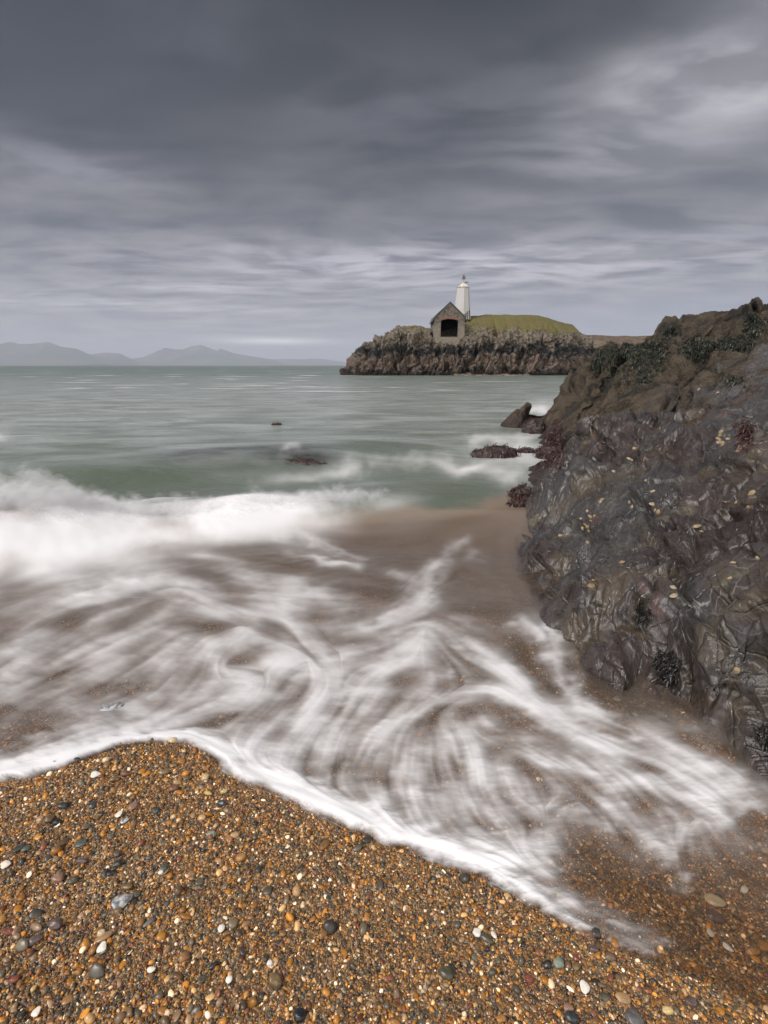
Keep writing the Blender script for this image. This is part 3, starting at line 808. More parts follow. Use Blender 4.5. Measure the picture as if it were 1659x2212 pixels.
def slate_d(X, Y, Z, N):
    wx = 0.16 * fbm(X * 1.7, Y * 1.7, Z * 1.7, 3); wy = 0.16 * fbm(X * 1.7 + 9, Y * 1.7, Z * 1.7, 3); wz = 0.16 * fbm(X * 1.7, Y * 1.7 + 9, Z * 1.7, 3)
    x, y, z = X + wx, Y + wy, Z + wz
    nn, tt = (.92, -.30, -.25), (-.20, -.93, -.30)
    u, v, w = aniso(x, y, z, nn, tt, 1.0, 1.0)
    d = 0.12 * fbm(X * 1.1, Y * 1.1, Z * 1.1, 3)
    fh, fe = facets(u * 2.6, v * .95, w * 1.1)
    fh2, fe2 = facets(u * 7.5 + .3 * wx, v * 2.4, w * 2.8, 9)
    d = d + 0.12 * fh + .034 * fh2 - .022 * (1 - sstep(0, .10, fe)) - .006 * (1 - sstep(0, .12, fe2)) - .10
    d = d + 0.08 * (ridged(u * 1.9, v * .42, w * .5, 2, .5) - .3)
    d = d + 0.042 * (ridged(u * 6.0, v * .9, w * 1.3, 2, .5) - .3) + 0.016 * (ridged(u * 17, v * 1.8, w * 3, 2, .5) - .3)
    f = fbm(u * 15, v * 7, w * 8, 4, .6)
    d = d + 0.010 * f
    # split plates: terraces along the cleavage
    d = d + 0.004 * ridged(u * 40, v * 16, w * 18, 2)
    # hollows
    h = pnoise(x * 3.3 + 5, y * 3.3, z * 3.3)
    d = d - 0.07 * sstep(.30, .55, h)
    dc, sc, _ = seg_dist(X, Y, foot_line)
    d = d * sstep(-0.25, .16, np.where(inside_poly(X, Y, foot_poly), dc, -dc))
    return d, 0.0

m_slate, nt = material('wet_slate')
P = nt.pos
wr = nt.vmath('ADD', P, nt.vmath('SCALE', nt.vmath('SUBTRACT', nt.noise(P, 2.0, 4, out=1), (.5, .5, .5)), 0.28))
def along(nt, v, n, t, fn, ft):
    n = unit(n); t = unit(np.array(t) - n * np.dot(n, t)); b = np.cross(n, t)
    cx = nt.new('ShaderNodeCombineXYZ')
    nt.put(cx.inputs[0], nt.vmath('DOT_PRODUCT', v, tuple(n * fn))); nt.put(cx.inputs[1], nt.vmath('DOT_PRODUCT', v, tuple(t * ft))); nt.put(cx.inputs[2], nt.vmath('DOT_PRODUCT', v, tuple(b * ft * 1.3)))
    return cx.outputs[0]
strk = along(nt, wr, (.92, -.30, -.25), (-.20, -.93, -.30), 9, 1.6)
strk2 = along(nt, wr, (.92, -.30, -.25), (-.20, -.93, -.30), 36, 4.5)
a1 = nt.noise(P, 1.3, 5, .6); a2 = nt.noise(strk, 1.0, 6, .62, .3); a3 = nt.noise(strk2, 1.0, 5, .65, .4); a4 = nt.noise(P, 42, 5, .7)
c = nt.mix(nt.rng(a1, .38, .62), (.020, .014, .0125), (.038, .027, .024))
c = nt.mix(nt.rng(a2, .42, .66), c, (.068, .054, .049))
c = nt.mix(nt.math('MULTIPLY', nt.rng(a3, .52, .72), .55), c, (.135, .122, .125))
# bluish bare faces
c = nt.mix(nt.math('MULTIPLY', nt.rng(nt.noise(P, .9, 3), .50, .60), .35), c, nt.mix(a3, (.040, .045, .047), (.078, .085, .088)))
# barnacle and lichen scale: fine speckle in irregular patches
pt = nt.rng(nt.noise(wr, 2.3, 6, .65), .53, .60)
spk = nt.rng(nt.voro(P, 190, out='Distance'), .18, .40, 1.0, 0.0)
c = nt.mix(nt.math('MULTIPLY', pt, nt.math('ADD', nt.math('MULTIPLY', spk, .55), .30)), c, (.115, .084, .047))
pt2 = nt.rng(nt.noise(wr, 3.6, 6, .7, out=0), .60, .66)
c = nt.mix(nt.math('MULTIPLY', pt2, .45), c, (.18, .16, .11))
# red and pink crust, green film
c = nt.mix(nt.math('MULTIPLY', nt.rng(nt.noise(nt.map(wr, loc=(4, 4, 4)), 3.0, 6, .7), .63, .68), .5), c, (.13, .045, .04))
c = nt.mix(nt.math('MULTIPLY', nt.rng(nt.noise(nt.map(wr, loc=(8, 1, 4)), 2.6, 6, .7), .64, .70), .5), c, (.05, .085, .075))
# quartz threads
sz_ = nt.new('ShaderNodeSeparateXYZ'); nt.put(sz_.inputs[0], P); lowz = nt.rng(sz_.outputs[2], .55, .25)
vein = nt.rng(nt.voro(nt.map(wr, (1, 1, 1), (R(20), 0, R(40))), 7.5, 'DISTANCE_TO_EDGE'), 0.004, 0.016, 1.0, 0.0)
vm = nt.rng(nt.noise(nt.map(P, loc=(2, 7, 0)), 2.2, 4, .7), .52, .62)
c = nt.mix(nt.math('MULTIPLY', nt.math('MULTIPLY', vein, nt.math('MAXIMUM', vm, nt.math('MULTIPLY', lowz, nt.rng(nt.noise(P, 6, 4, .7), .52, .64)))), .42), c, (.40, .38, .36))
c = nt.mix(nt.rng(nt.attr('crust'), .25, .6), c, nt.mix(spk, (.30, .17, .15), (.55, .42, .36)))
nt.put(nt.b.inputs['Base Color'], c)
nt.put(nt.b.inputs['Roughness'], nt.rng(a4, .3, .7, .22, .44))
nt.b.inputs['Specular IOR Level'].default_value = 0.55
bn = nt.bump(a2, .35, .05); bn = nt.bump(a3, .5, .016, bn); bn = nt.bump(a4, .5, .006, bn)
crk = nt.rng(nt.voro(along(nt, wr, (.92, -.30, -.25), (-.20, -.93, -.30), 1.7, .7), 6.0, 'DISTANCE_TO_EDGE'), 0.0, 0.035, 0.0, 1.0)
bn = nt.bump(crk, .5, .012, bn)
nt.put(nt.b.inputs['Normal'], bn)

slate = rock_sheet('slate_rock', 0.10, 1.62, 0.85, 6.6, 820, 900, slate_hf, slate_d, m_slate, power=.6)
tag(slate, 'bare wet purple-grey slate rock with folded ribs rising from the swash, dotted with limpets', 'rock')

# farther rock: brown, barnacled
BR = D_([(1170,945,10.8),(1184,894,10.9),(1205,869,11.0),(1242,840,11.0),(1245,822,11.2),(1278,786,11.0),(1314,749,10.6),(1336,739,10.5),(1368,735,10.3),(1400,728,10.0),(1436,722,9.8),(1447,706,9.6),
    (1487,701,9.4),(1530,706,9.2),(1541,685,8.8),(1566,671,8.6),(1588,668,8.4),(1609,664,8.2),(1635,674,8.0),(1659,652,7.9),(1700,630,7.8),(1800,600,7.6),
    (1215,975,8.8),(1200,930,9.4),(1250,900,8.9),(1300,860,8.7),(1290,900,7.9),(1350,850,7.8),(1350,800,8.9),(1400,850,7.1),(1400,800,8.2),(1400,765,9.0),(1400,905,6.1),(1340,890,7.2),(1450,880,6.0),
    (1500,900,5.3),(1500,850,6.0),(1500,800,7.0),(1500,750,8.2),(1550,850,5.4),(1550,800,6.1),(1550,750,7.4),(1620,800,5.4),(1620,750,6.5),(1620,860,4.6),(1659,760,5.8),(1659,820,4.7),(1659,700,7.0),(1600,700,7.7),(1540,720,8.2),
    (1450,770,8.0),(1450,820,6.9),(1300,800,9.9),(1250,860,10.0),(1800,800,4.5),(1800,700,6.3),(2000,700,5.2)])
for p in ((3.6, 12.4, .6), (4.2, 11.9, 1.1), (5.5, 11.5, 1.3), (7, 10.8, 1.6), (9, 10, 1.8), (3.6, 13.2, -.4), (5, 13.5, 0.2), (8, 12.8, .5), (11, 11.5, 1), (12, 8, 2.0), (10, 5, 2.2), (3.75, 12.2, .1), (3.25, 10.9, -.6), (3.45, 11.4, -.3), (3.1, 11.6, -.5), (2.85, 10.5, -.5), (2.4, 9.3, -.5), (2.1, 8, -.4), (1.9, 7.2, -.1), (2.2, 6.4, 0.2), (3.3, 5.2, .6), (4.5, 4.2, 1.0)):
    BR.append(p)
brown_rbf = rbf_fit(BR, 4e-4)
BUMPS = [(at_dist(1588, 672, 8.5), .55, .12), (at_dist(1485, 705, 9.4), .55, .14), (at_dist(1638, 668, 8.1), .25, .10), (at_dist(1659, 655, 7.8), .35, .0), (at_dist(1380, 735, 10.3), .5, .0)]
CLEFTS = [[tuple(at_dist(*p)[:2]) for p in l] for l in ([(1335, 772, 9.8), (1300, 840, 9.2), (1262, 900, 8.9)], [(1508, 800, 7.2), (1480, 850, 6.4), (1448, 895, 5.9)], [(1545, 720, 8.3), (1600, 735, 7.6), (1659, 720, 7.0)])]
def brown_h(x, y):
    z = brown_rbf(x, y)
    for c_, r_w, h_ in BUMPS: z = z + h_ * np.exp(-(((x - c_[0]) ** 2 + (y - c_[1]) ** 2) / r_w ** 2) ** 1.5)
    wob = .12 * fbm(x * 2, y * 2, oct=3)
    for l in CLEFTS:
        d, _, _ = seg_dist(x + wob, y - wob, l); z = z - .34 * np.exp(-(d / .15) ** 2)
    return z
def brown_d(X, Y, Z, N):
    wx = 0.35 * fbm(X * .9, Y * .9, Z * .9, 3); wy = 0.35 * fbm(X * .9 + 9, Y * .9, Z * .9, 3)
    x, y, z = X + wx, Y + wy, Z
    u, v, w = aniso(x, y, z, (.85, -.20, -.45), (.45, -.35, .80), 1.0, 1.0)
    d = 0.16 * fbm(X * .8, Y * .8, Z * .8, 3)
    fh, fe = facets(u * .95, v * .55, w * .6)
    fh2, fe2 = facets(u * 2.8, v * 1.5, w * 1.7, 5)
    d = d + .26 * fh + .09 * fh2 - .08 * (1 - sstep(0, .10, fe)) - .03 * (1 - sstep(0, .12, fe2))
    d = d + 0.26 * (ridged(u * .95, v * .45, w * .55, 3, .5) - .3)
    d = d + 0.13 * (ridged(u * 2.8, v * 1.3, w * 1.5, 4, .55) - .3)
    d = d + 0.022 * fbm(u * 9, v * 7, w * 7, 4, .65)
    h = pnoise(u * 1.6 + 5, v * .9, w * .9)
    d = d - 0.42 * sstep(.24, .46, h)                      # clefts
    h2 = pnoise(x * 3.6 + 5, y * 3.6, z * 3.6)
    d = d - 0.07 * sstep(.30, .50, h2)
    b = 1 - np.clip(np.abs(pnoise(X * 16, Y * 16, Z * 16)) * 2.4, 0, 1)
    d = d + 0.008 * b
    return (d - 0.17) * (.3 + .7 * sstep(2.9, 4.1, X + .15 * (Y - 10).clip(-3, 0))), 0.0
m_brown, nt = material('barnacled_rock')
P = nt.pos
wr = nt.vmath('ADD', P, nt.vmath('SCALE', nt.vmath('SUBTRACT', nt.noise(P, 1.2, 4, out=1), (.5, .5, .5)), 0.7))
a1 = nt.noise(P, 1.0, 6, .62); a2 = nt.noise(P, 7, 6, .68); a3 = nt.noise(P, 30, 4, .7)
vb = nt.voro(P, 55, out='Distance')
c = nt.mix(nt.rng(a1, .38, .64), (.044, .030, .019), (.084, .058, .036))
c = nt.mix(nt.rng(a2, .42, .66), c, (.125, .092, .058))
c = nt.mix(nt.math('MULTIPLY', nt.rng(vb, .15, .45, 1.0, 0.0), .30), c, (.17, .13, .085))
c = nt.mix(nt.math('MULTIPLY', nt.rng(nt.noise(wr, 1.6, 5, .65), .54, .60), .85), c, (.018, .015, .012))
spz = nt.new('ShaderNodeSeparateXYZ'); nt.put(spz.inputs[0], P)
# towards the water line: red-brown weed film; towards the near end: bare grey stone shows
c = nt.mix(nt.math('MULTIPLY', nt.rng(nt.math('ADD', spz.outputs[2], nt.math('MULTIPLY', nt.math('SUBTRACT', a2, .5), .7)), .42, .12), .85), c, (.042, .024, .022))
bare = nt.math('MULTIPLY', nt.rng(spz.outputs[1], 7.2, 5.2, 0, 1), nt.rng(nt.noise(nt.map(wr, (2.4, 1, 1), (R(20), R(20), R(-30))), 1.5, 5, .6), .46, .58))
c = nt.mix(nt.math('MULTIPLY', bare, .75), c, nt.mix(a2, (.075, .075, .082), (.19, .185, .19)))
nt.put(nt.b.inputs['Base Color'], c); nt.b.inputs['Roughness'].default_value = .62
bn = nt.bump(a2, 1.0, .12); bn = nt.bump(a3, 1.0, .04, bn); bn = nt.bump(vb, .6, .012, bn)
nt.put(nt.b.inputs['Normal'], bn)
brown = rock_sheet('barnacled_outcrop', 0.10, 1.75, 3.6, 13.6, 700, 640, brown_h, brown_d, m_brown, power=.8)
tag(brown, 'tall brown barnacle-crusted rock outcrop with dark wrack on its crest, behind the wet slate', 'rock outcrop')
brown_bvh = BVHTree.FromPolygons([v.co[:] for v in brown.data.vertices], [p.vertices[:] for p in brown.data.polygons])
slate_bvh = BVHTree.FromPolygons([v.co[:] for v in slate.data.vertices], [p.vertices[:] for p in slate.data.polygons])
def cast(dx, dy, *trees):
    rx, ry, rz = ray(dx, dy); best = None
    for t in trees:
        h = t.ray_cast(Vector((0, 0, CAMZ)), Vector((float(rx), float(ry), float(rz))).normalized())
        if h[0] is not None and (best is None or h[3] < best[3]): best = h
    return best
# ------------------------------------------------------------------ the islet
def S_(sx, sy, Y):      # survey in full-resolution picture pixels
    return at_dist(sx * .6636, sy * .6636, Y)
m_islet, nt = material('lichened_cliff')
P = nt.pos
sp = nt.new('ShaderNodeSeparateXYZ'); nt.put(sp.inputs[0], P); Zc = sp.outputs[2]
st = nt.map(P, (1.0, 1.0, .35))
a1 = nt.noise(st, .5, 5, .6); a2 = nt.noise(P, 1.1, 6, .65); a3 = nt.noise(P, 3.5, 5, .7); a4 = nt.noise(st, 2.2, 5, .7)
zz = nt.math('ADD', Zc, nt.math('MULTIPLY', nt.math('SUBTRACT', a2, .5), 4.2))
zz = nt.math('ADD', zz, nt.math('MULTIPLY', nt.math('SUBTRACT', a1, .5), 4.0))
barn = nt.mix(nt.rng(a3, .36, .66), (.095, .066, .050), (.225, .168, .130))
pale = nt.mix(nt.rng(a3, .38, .66), (.085, .070, .052), (.30, .245, .19))
pale = nt.mix(nt.math('MULTIPLY', nt.rng(nt.noise(P, .9, 5, .7), .54, .62), .6), pale, (.20, .16, .07))
black = nt.mix(nt.rng(a3, .4, .7), (.014, .014, .015), (.050, .048, .045))
c = nt.mix(nt.rng(zz, .55, 1.2, 0, 1), (.020, .016, .014), barn)
c = nt.mix(nt.rng(zz, 2.9, 3.3, 0, 1), c, black)
c = nt.mix(nt.rng(zz, 4.3, 4.9, 0, 1), c, pale)
gr = nt.attr('grass')
grf = nt.rng(nt.math('ADD', gr, nt.math('MULTIPLY', nt.math('SUBTRACT', a2, .5), 1.1)), .38, .60)
gcol = nt.mix(nt.rng(nt.noise(P, .35, 5, .6), .40, .62), (.150, .112, .040), (.150, .142, .034))
gcol = nt.mix(nt.math('MULTIPLY', nt.rng(a3, .50, .70), .6), gcol, (.065, .060, .030))
c = nt.mix(grf, c, gcol)
c = nt.mix(nt.math('MULTIPLY', nt.rng(a4, .58, .70), nt.rng(grf, 0, 1, .7, .2)), c, (.018, .016, .015))
nt.put(nt.b.inputs['Base Color'], c); nt.b.inputs['Roughness'].default_value = .85
bn = nt.bump(a4, .8, .5); bn = nt.bump(a3, .9, .22, bn); nt.put(nt.b.inputs['Normal'], bn)

NC = 900
sx = np.linspace(1104, 1955, NC)
sil = np.array([(1104,1224),(1112,1214),(1135,1180),(1152,1152),(1180,1134),(1213,1124),(1227,1108),(1252,1108),(1263,1102),(1291,1074),(1318,1060),(1368,1058),(1396,1066),(1440,1060),(1507,1032),(1535,1028),
                (1579,1025),(1612,1022),(1690,1023),(1768,1024),(1801,1032),(1856,1049),(1890,1056),(1906,1074),(1920,1102),(1932,1138),(1945,1190),(1955,1224)], float)
edge = np.array([(1104,1224),(1135,1186),(1180,1145),(1227,1120),(1263,1110),(1318,1072),(1368,1072),(1396,1092),(1420,1103),(1500,1103),(1515,1085),(1540,1078),(1579,1072),(1690,1072),(1800,1076),(1860,1080),(1900,1092),(1920,1112),(1955,1224)], float)
gra = np.array([(1104,0),(1300,0),(1325,.55),(1385,.60),(1396,.3),(1420,0.1),(1500,.2),(1530,.6),(1580,.9),(1850,1.0),(1895,.8),(1925,.1),(1955,0)], float)
ti = np.interp(sx, sil[:, 0], sil[:, 1]); ei = np.interp(sx, edge[:, 0], edge[:, 1]); gi = np.interp(sx, gra[:, 0], gra[:, 1])
ei = ei + 11 * fbm(sx / 34., sx * 0 + 3.3, oct=4) * (1 - sstep(1385, 1400, sx) * (1 - sstep(1515, 1530, sx)))
Yw = 79.5 + 9 * (np.abs(sx - 1500) / 440) ** 6
kz = lambda sy, Y: CAMZ + ray(0, sy * .6636)[2] / ray(0, sy * .6636)[1] * Y
plateau = sstep(1396, 1412, sx) * (1 - sstep(1506, 1520, sx))
inset = 3.2 + 1.2 * fbm(sx / 60., sx * 0, oct=3)
yk = np.stack([Yw - .6, Yw, Yw + .30 * inset, Yw + .62 * inset, Yw + inset, Yw + inset + 2.2 + 1.0 * plateau, Yw + 10, Yw + 15, Yw + 20, Yw + 23])
zE = kz(ei, Yw + inset); zT = kz(ti, Yw + 9.5)
zT = np.maximum(zT, zE)
low = sstep(1330, 1260, sx)
zk = np.stack([-.6 + 0 * sx, 0 * sx, zE * .42, zE * .74, zE, zE * (1 - .35 * (1 - plateau)) + (zT) * .35 * (1 - plateau), zT, zT * .93, zT * .55, -.6 + 0 * sx])
g0 = np.stack([0 * sx, 0 * sx, 0 * sx, 0 * sx + .02, gi * .58, gi * .9, gi, gi, gi * .5, 0 * sx])
seg = [30, 50, 90, 70, 50, 60, 20, 15, 20]
Yg, Zg, Gg = [], [], []
for k, n in enumerate(seg):
    for j in range(n):
        t = j / n; t2 = t
        Yg.append(yk[k] * (1 - t2) + yk[k + 1] * t2); Zg.append(zk[k] * (1 - t) + zk[k + 1] * t); Gg.append(g0[k] * (1 - t) + g0[k + 1] * t)
Yg, Zg, Gg = np.array(Yg), np.array(Zg), np.array(Gg)
slope = ray(sx * .6636, 0 * sx)[0]
rx0 = (sx * .6636 * .46293 - 384) / FPX
Xg = rx0[None] * (Yw[None] * CP + CAMZ * SP) * (1 + 0.35 * (Yg - Yw[None]) / 80)      # the flanks close in slowly with depth
for it in range(2):      # round the profile off
    for A_ in (Yg, Zg): A_[1:-1] = .25 * A_[:-2] + .5 * A_[1:-1] + .25 * A_[2:]
N = grid_normals(Xg, Yg, Zg)
if N[..., 2].mean() < 0: N = -N
u = Xg + .5 * Yg
cl = 1 - np.clip(Gg * 1.3, 0, 1)
wq = .9 * fbm(Xg * .35, Yg * .35, Zg * .35, 3)
d = 1.3 * (ridged((Xg + wq) * .42, Yg * .25, Zg * .16, 3, .5) - .35) + .55 * (ridged((Xg + wq) * 1.35, Yg * .8, Zg * .45, 3, .6) - .35) + .16 * fbm(Xg * 3.4, Yg * 3, Zg * 2.4, 4, .65)
crk = pnoise((Xg + wq) * .85 + 3, Yg * .3, Zg * .22)
d = d - 1.5 * sstep(.16, .34, crk) * sstep(.0, 1.5, Zg)
fh, fe = facets((Xg + wq) * .55, Yg * .4, Zg * .30)
fh2, fe2 = facets((Xg + wq) * 1.5, Yg * 1.1, Zg * .9, 3)
d = d + .55 * fh + .22 * fh2 - .45 * (1 - sstep(0, .14, fe)) - .15 * (1 - sstep(0, .15, fe2))
amp = cl * sstep(-.6, .6, Zg) * (1 - .75 * sstep(1396, 1410, sx)[None] * (1 - sstep(1498, 1514, sx)[None]) * sstep(4.2, 5.4, Zg))
topf = sstep(9.5, 6.5, Yg - Yw[None])
d = d * amp * (.35 + .65 * topf) - .1 * cl
d = d + (1 - cl) * (.10 * fbm(Xg * .9, Yg * .9, oct=4) + .05 * fbm(Xg * 3, Yg * 3, oct=3))
Pg = np.stack([Xg, Yg, Zg], -1) + N * d[..., None]
# jagged little spires on the low point
jag = ridged(Pg[..., 0] * 1.4, Pg[..., 1] * 1.4, None, 3, .6)
Pg[..., 2] += (low[None] * sstep(1108, 1150, sx)[None]) * sstep(2.0, 3.4, Zg) * np.clip(jag, 0, 1) * .7
Fg = grid_faces(*Xg.shape)
V = Pg.reshape(-1, 3)
e = np.cross(V[Fg[:, 1]] - V[Fg[:, 0]], V[Fg[:, 2]] - V[Fg[:, 0]])[:, 2].sum()
if e < 0: Fg = Fg[:, ::-1]
islet = mesh_np('rocky_islet', V, Fg, m_islet, attrs={'grass': Gg.ravel()})
tag(islet, 'grass-topped rocky islet with banded cliffs, carrying the boathouse and white tower', 'islet')

# narrow strip of shingle at the foot of the cliff
m_sh, nt = material('pale_shingle')
nt.put(nt.b.inputs['Base Color'], nt.mix(nt.rng(nt.noise(nt.pos, 1.4, 5, .7), .4, .62), (.050, .038, .030), (.26, .19, .13))); nt.b.inputs['Roughness'].default_value = .9
xs = np.linspace(11.0, 23.0, 160); tt = np.linspace(0, 1, 14)
XA, TA = np.meshgrid(xs, tt)
yA = 78.3 + 2.4 * TA + .25 * pnoise(XA * .5, XA * 0); zA = -.12 + .62 * TA + .10 * fbm(XA * 1.6, TA * 3, oct=4)
tag(mesh_np('shingle_strip', np.stack([XA, yA, zA], -1).reshape(-1, 3), grid_faces(*XA.shape), m_sh), kind='structure')

# brown headland beyond, with its bare rocks in front
m_hl, nt = material('dry_heath')
nt.put(nt.b.inputs['Base Color'], nt.mix(nt.rng(nt.noise(nt.map(nt.pos, (.3, .3, 1)), 2.2, 6, .7), .36, .66), (.060, .042, .030), (.165, .118, .082))); nt.b.inputs['Roughness'].default_value = .95
nt.put(nt.b.inputs['Normal'], nt.bump(nt.noise(nt.pos, 1.5, 5, .7), .8, .5))
xs = np.linspace(34, 110, 300); tt = np.linspace(0, 1, 60); XA, TA = np.meshgrid(xs, tt)
top = kz(1091.0, 135.0) + .25 * fbm(XA * .12, XA * 0, oct=4) - .02 * (XA - 50).clip(0)
yA = 118 + 30 * TA; zA = -1 + (top + 1) * sstep(0, .55, TA) - 8 * sstep(.75, 1.0, TA)
zA = zA + .35 * fbm(XA * .3, yA * .3, oct=4)
tag(mesh_np('headland', np.stack([XA, yA, zA], -1).reshape(-1, 3), grid_faces(*XA.shape), m_hl), kind='structure')
def boulder(name, c, r, mat, seed=0, sub=4, rough=.35, flat=(1, 1, 1), freq=1.1):
    bm = bmesh.new(); bmesh.ops.create_icosphere(bm, subdivisions=sub, radius=1.0)
    V = np.array([v.co[:] for v in bm.verts]); F = np.array([[v.index for v in f.verts] for f in bm.faces]); bm.free()
    s = seed * 7.13
    d = 1 + rough * ridged(V[:, 0] * freq + s, V[:, 1] * freq, V[:, 2] * freq, 4, .55) + rough * .8 * fbm(V[:, 0] * .9 - s, V[:, 1] * .9, V[:, 2] * .9, 3)
    V = V * d[:, None] * np.array(flat) * r
    o = mesh_np(name, V, F, mat); o.location = c
    return o
pl = S_(1955, 1128, 100)
o = boulder('crag', tuple(pl - np.array([0, 0, 1.0])), 1.5, m_islet, 4, 5, .4, (1.5, 1, 1.1), 1.8); tag(o, 'small pale-topped crag in the gap between the islet and the brown outcrop', 'rock')

# ------------------------------------------------------------------ mountains across the sea
m_mt, nt = material('mountain_rock')
nt.put(nt.b.inputs['Base Color'], nt.mix(nt.rng(nt.noise(nt.pos, .0012, 5), .4, .6), (.06, .07, .05), (.11, .10, .075))); nt.b.inputs['Roughness'].default_value = 1.0
def range_(name, pts, Y, depth):
    pts = np.array(pts, float); x = np.linspace(pts[0, 0], pts[-1, 0], 420)
    yv = np.interp(x, pts[:, 0], pts[:, 1]) + 1.2 * fbm(x / 22., x * 0 + Y * .01, oct=4)
    srcx, srcy = x / 1.3825, 1050 + yv / 1.3825
    P3 = np.array([S_(a, b, Y) for a, b in zip(srcx, srcy)])
    tt = np.linspace(0, 1, 30); V = []
    for t in tt:
        h = 1 - abs(t - .5) * 2; hh = h ** .8
        yy = Y + (t - .5) * depth
        zz = np.maximum(P3[:, 2], 0) * hh * (1 + .0 * t) - 40 * (h < .02)
        if .05 < t < .45: zz = zz * (.85 + .25 * fbm(P3[:, 0] / 900., P3[:, 0] * 0 + t * 5, oct=4))
        V.append(np.stack([P3[:, 0], yy + 0 * zz, np.where(np.abs(t - .5) < .02, P3[:, 2], np.minimum(zz, P3[:, 2]))], -1))
    V = np.array(V).reshape(-1, 3)
    o = mesh_np(name, V, grid_faces(30, 420), m_mt); tag(o, kind='structure'); return o
range_('mountains', [(-420,190),(-300,150),(-180,110),(-60,122),(0,98),(50,88),(85,97),(150,96),(215,88),(270,108),(340,118),(390,140),(420,158),(470,186)], 13000, 3000)
range_('mountains', [(330,190),(390,148),(410,143),(480,135),(540,140),(570,163),(600,190)], 14500, 2500)
range_('mountains', [(540,190),(570,165),(640,158),(700,135),(745,113),(790,122),(830,120),(865,106),(905,101),(950,118),(980,128),(995,117),(1050,138),(1120,150),(1220,165),(1260,176),(1300,190)], 16500, 3500)
range_('mountains', [(1080,190),(1150,168),(1220,166),(1300,163),(1360,166),(1420,162),(1470,166),(1520,174),(1600,180),(1800,182),(1900,190)], 20000, 3500)

# ------------------------------------------------------------------ boathouse
def stone_mat(name, cols, mortar, scale, bumpd=.05, pale=None):
    m, nt = material(name)
    wr = nt.vmath('ADD', nt.map(nt.obj, (1, 1, 1.7)), nt.vmath('SCALE', nt.noise(nt.obj, 3, 3, out=1), .18))
    vo = nt.new('ShaderNodeTexVoronoi'); nt.put(vo.inputs['Vector'], wr); vo.inputs['Scale'].default_value = scale
    s = nt.new('ShaderNodeSeparateColor'); nt.put(s.inputs[0], vo.outputs['Color'])
    c = nt.ramp(s.outputs[0], [(i / len(cols), k) for i, k in enumerate(cols)], 'CONSTANT')
    ed = nt.voro(wr, scale, 'DISTANCE_TO_EDGE')
    c = nt.mix(nt.rng(ed, .02, .09, 1, 0), c, mortar)
    if pale:
        sp = nt.new('ShaderNodeSeparateXYZ'); nt.put(sp.inputs[0], nt.obj)
        z = nt.math('ADD', sp.outputs[2], nt.math('MULTIPLY', nt.math('SUBTRACT', nt.noise(nt.obj, 1.6, 5, .7), .5), 3.2))
        c = nt.mix(nt.math('MULTIPLY', nt.rng(z, 2.2, 1.4, 0, 1), .45), c, pale)
    nt.put(nt.b.inputs['Base Color'], c); nt.b.inputs['Roughness'].default_value = .9
    nt.put(nt.b.inputs['Normal'], nt.bump(nt.rng(ed, 0, .2), .8, bumpd))
    return m
m_wall = stone_mat('rubble_wall', [(.085, .070, .052), (.14, .12, .095), (.19, .16, .12), (.07, .062, .055), (.16, .13, .10)], (.20, .17, .135), 3.2, .05, (.33, .28, .22))
m_shade, nt = material('interior_shade'); nt.b.inputs['Base Color'].default_value = (.004, .004, .006, 1); nt.b.inputs['Roughness'].default_value = 1  # shade of the room is put into this near-black colour
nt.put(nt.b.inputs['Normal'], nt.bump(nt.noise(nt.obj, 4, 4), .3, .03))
m_slt, nt = material('roof_slate')
br = nt.new('ShaderNodeTexBrick'); nt.put(br.inputs['Vector'], nt.obj); br.inputs['Scale'].default_value = 3
nt.put(nt.b.inputs['Base Color'], nt.mix(nt.noise(nt.obj, 3, 4), (.05, .055, .06), (.11, .115, .12))); nt.b.inputs['Roughness'].default_value = .6
m_brick, nt = material('red_brick')
nt.put(nt.b.inputs['Base Color'], nt.mix(nt.rng(nt.noise(nt.obj, 6, 5, .7), .4, .6), (.24, .085, .055), (.30, .15, .11))); nt.b.inputs['Roughness'].default_value = .85
m_frame, nt = material('weathered_timber')
nt.put(nt.b.inputs['Base Color'], nt.mix(nt.noise(nt.map(nt.obj, (6, 6, 1)), 3, 4), (.13, .11, .085), (.24, .21, .17))); nt.b.inputs['Roughness'].default_value = .8
m_frame2, nt = material('fence_timber')
nt.put(nt.b.inputs['Base Color'], nt.mix(nt.noise(nt.map(nt.obj, (6, 6, 1)), 3, 4), (.05, .04, .03), (.11, .085, .06))); nt.b.inputs['Roughness'].default_value = .9

YB = 82.6
ctr = S_(1461.5, 1096.5, YB); ox, oz = ctr[0], ctr[2]
sc = abs(S_(1470, 1096, YB)[0] - S_(1460, 1096, YB)[0]) / 10
bh = empty('boathouse', (ox, YB, oz))
tag(bh, 'small gabled stone boathouse with a wide dark doorway under a red brick arch', 'boathouse')
W2, EV, AP, DEP = 50 * sc, 59 * sc, 103.5 * sc, 6.0
dw, dh, arch = 29.0 * sc, 49 * sc, 5.5 * sc
g = -2.2
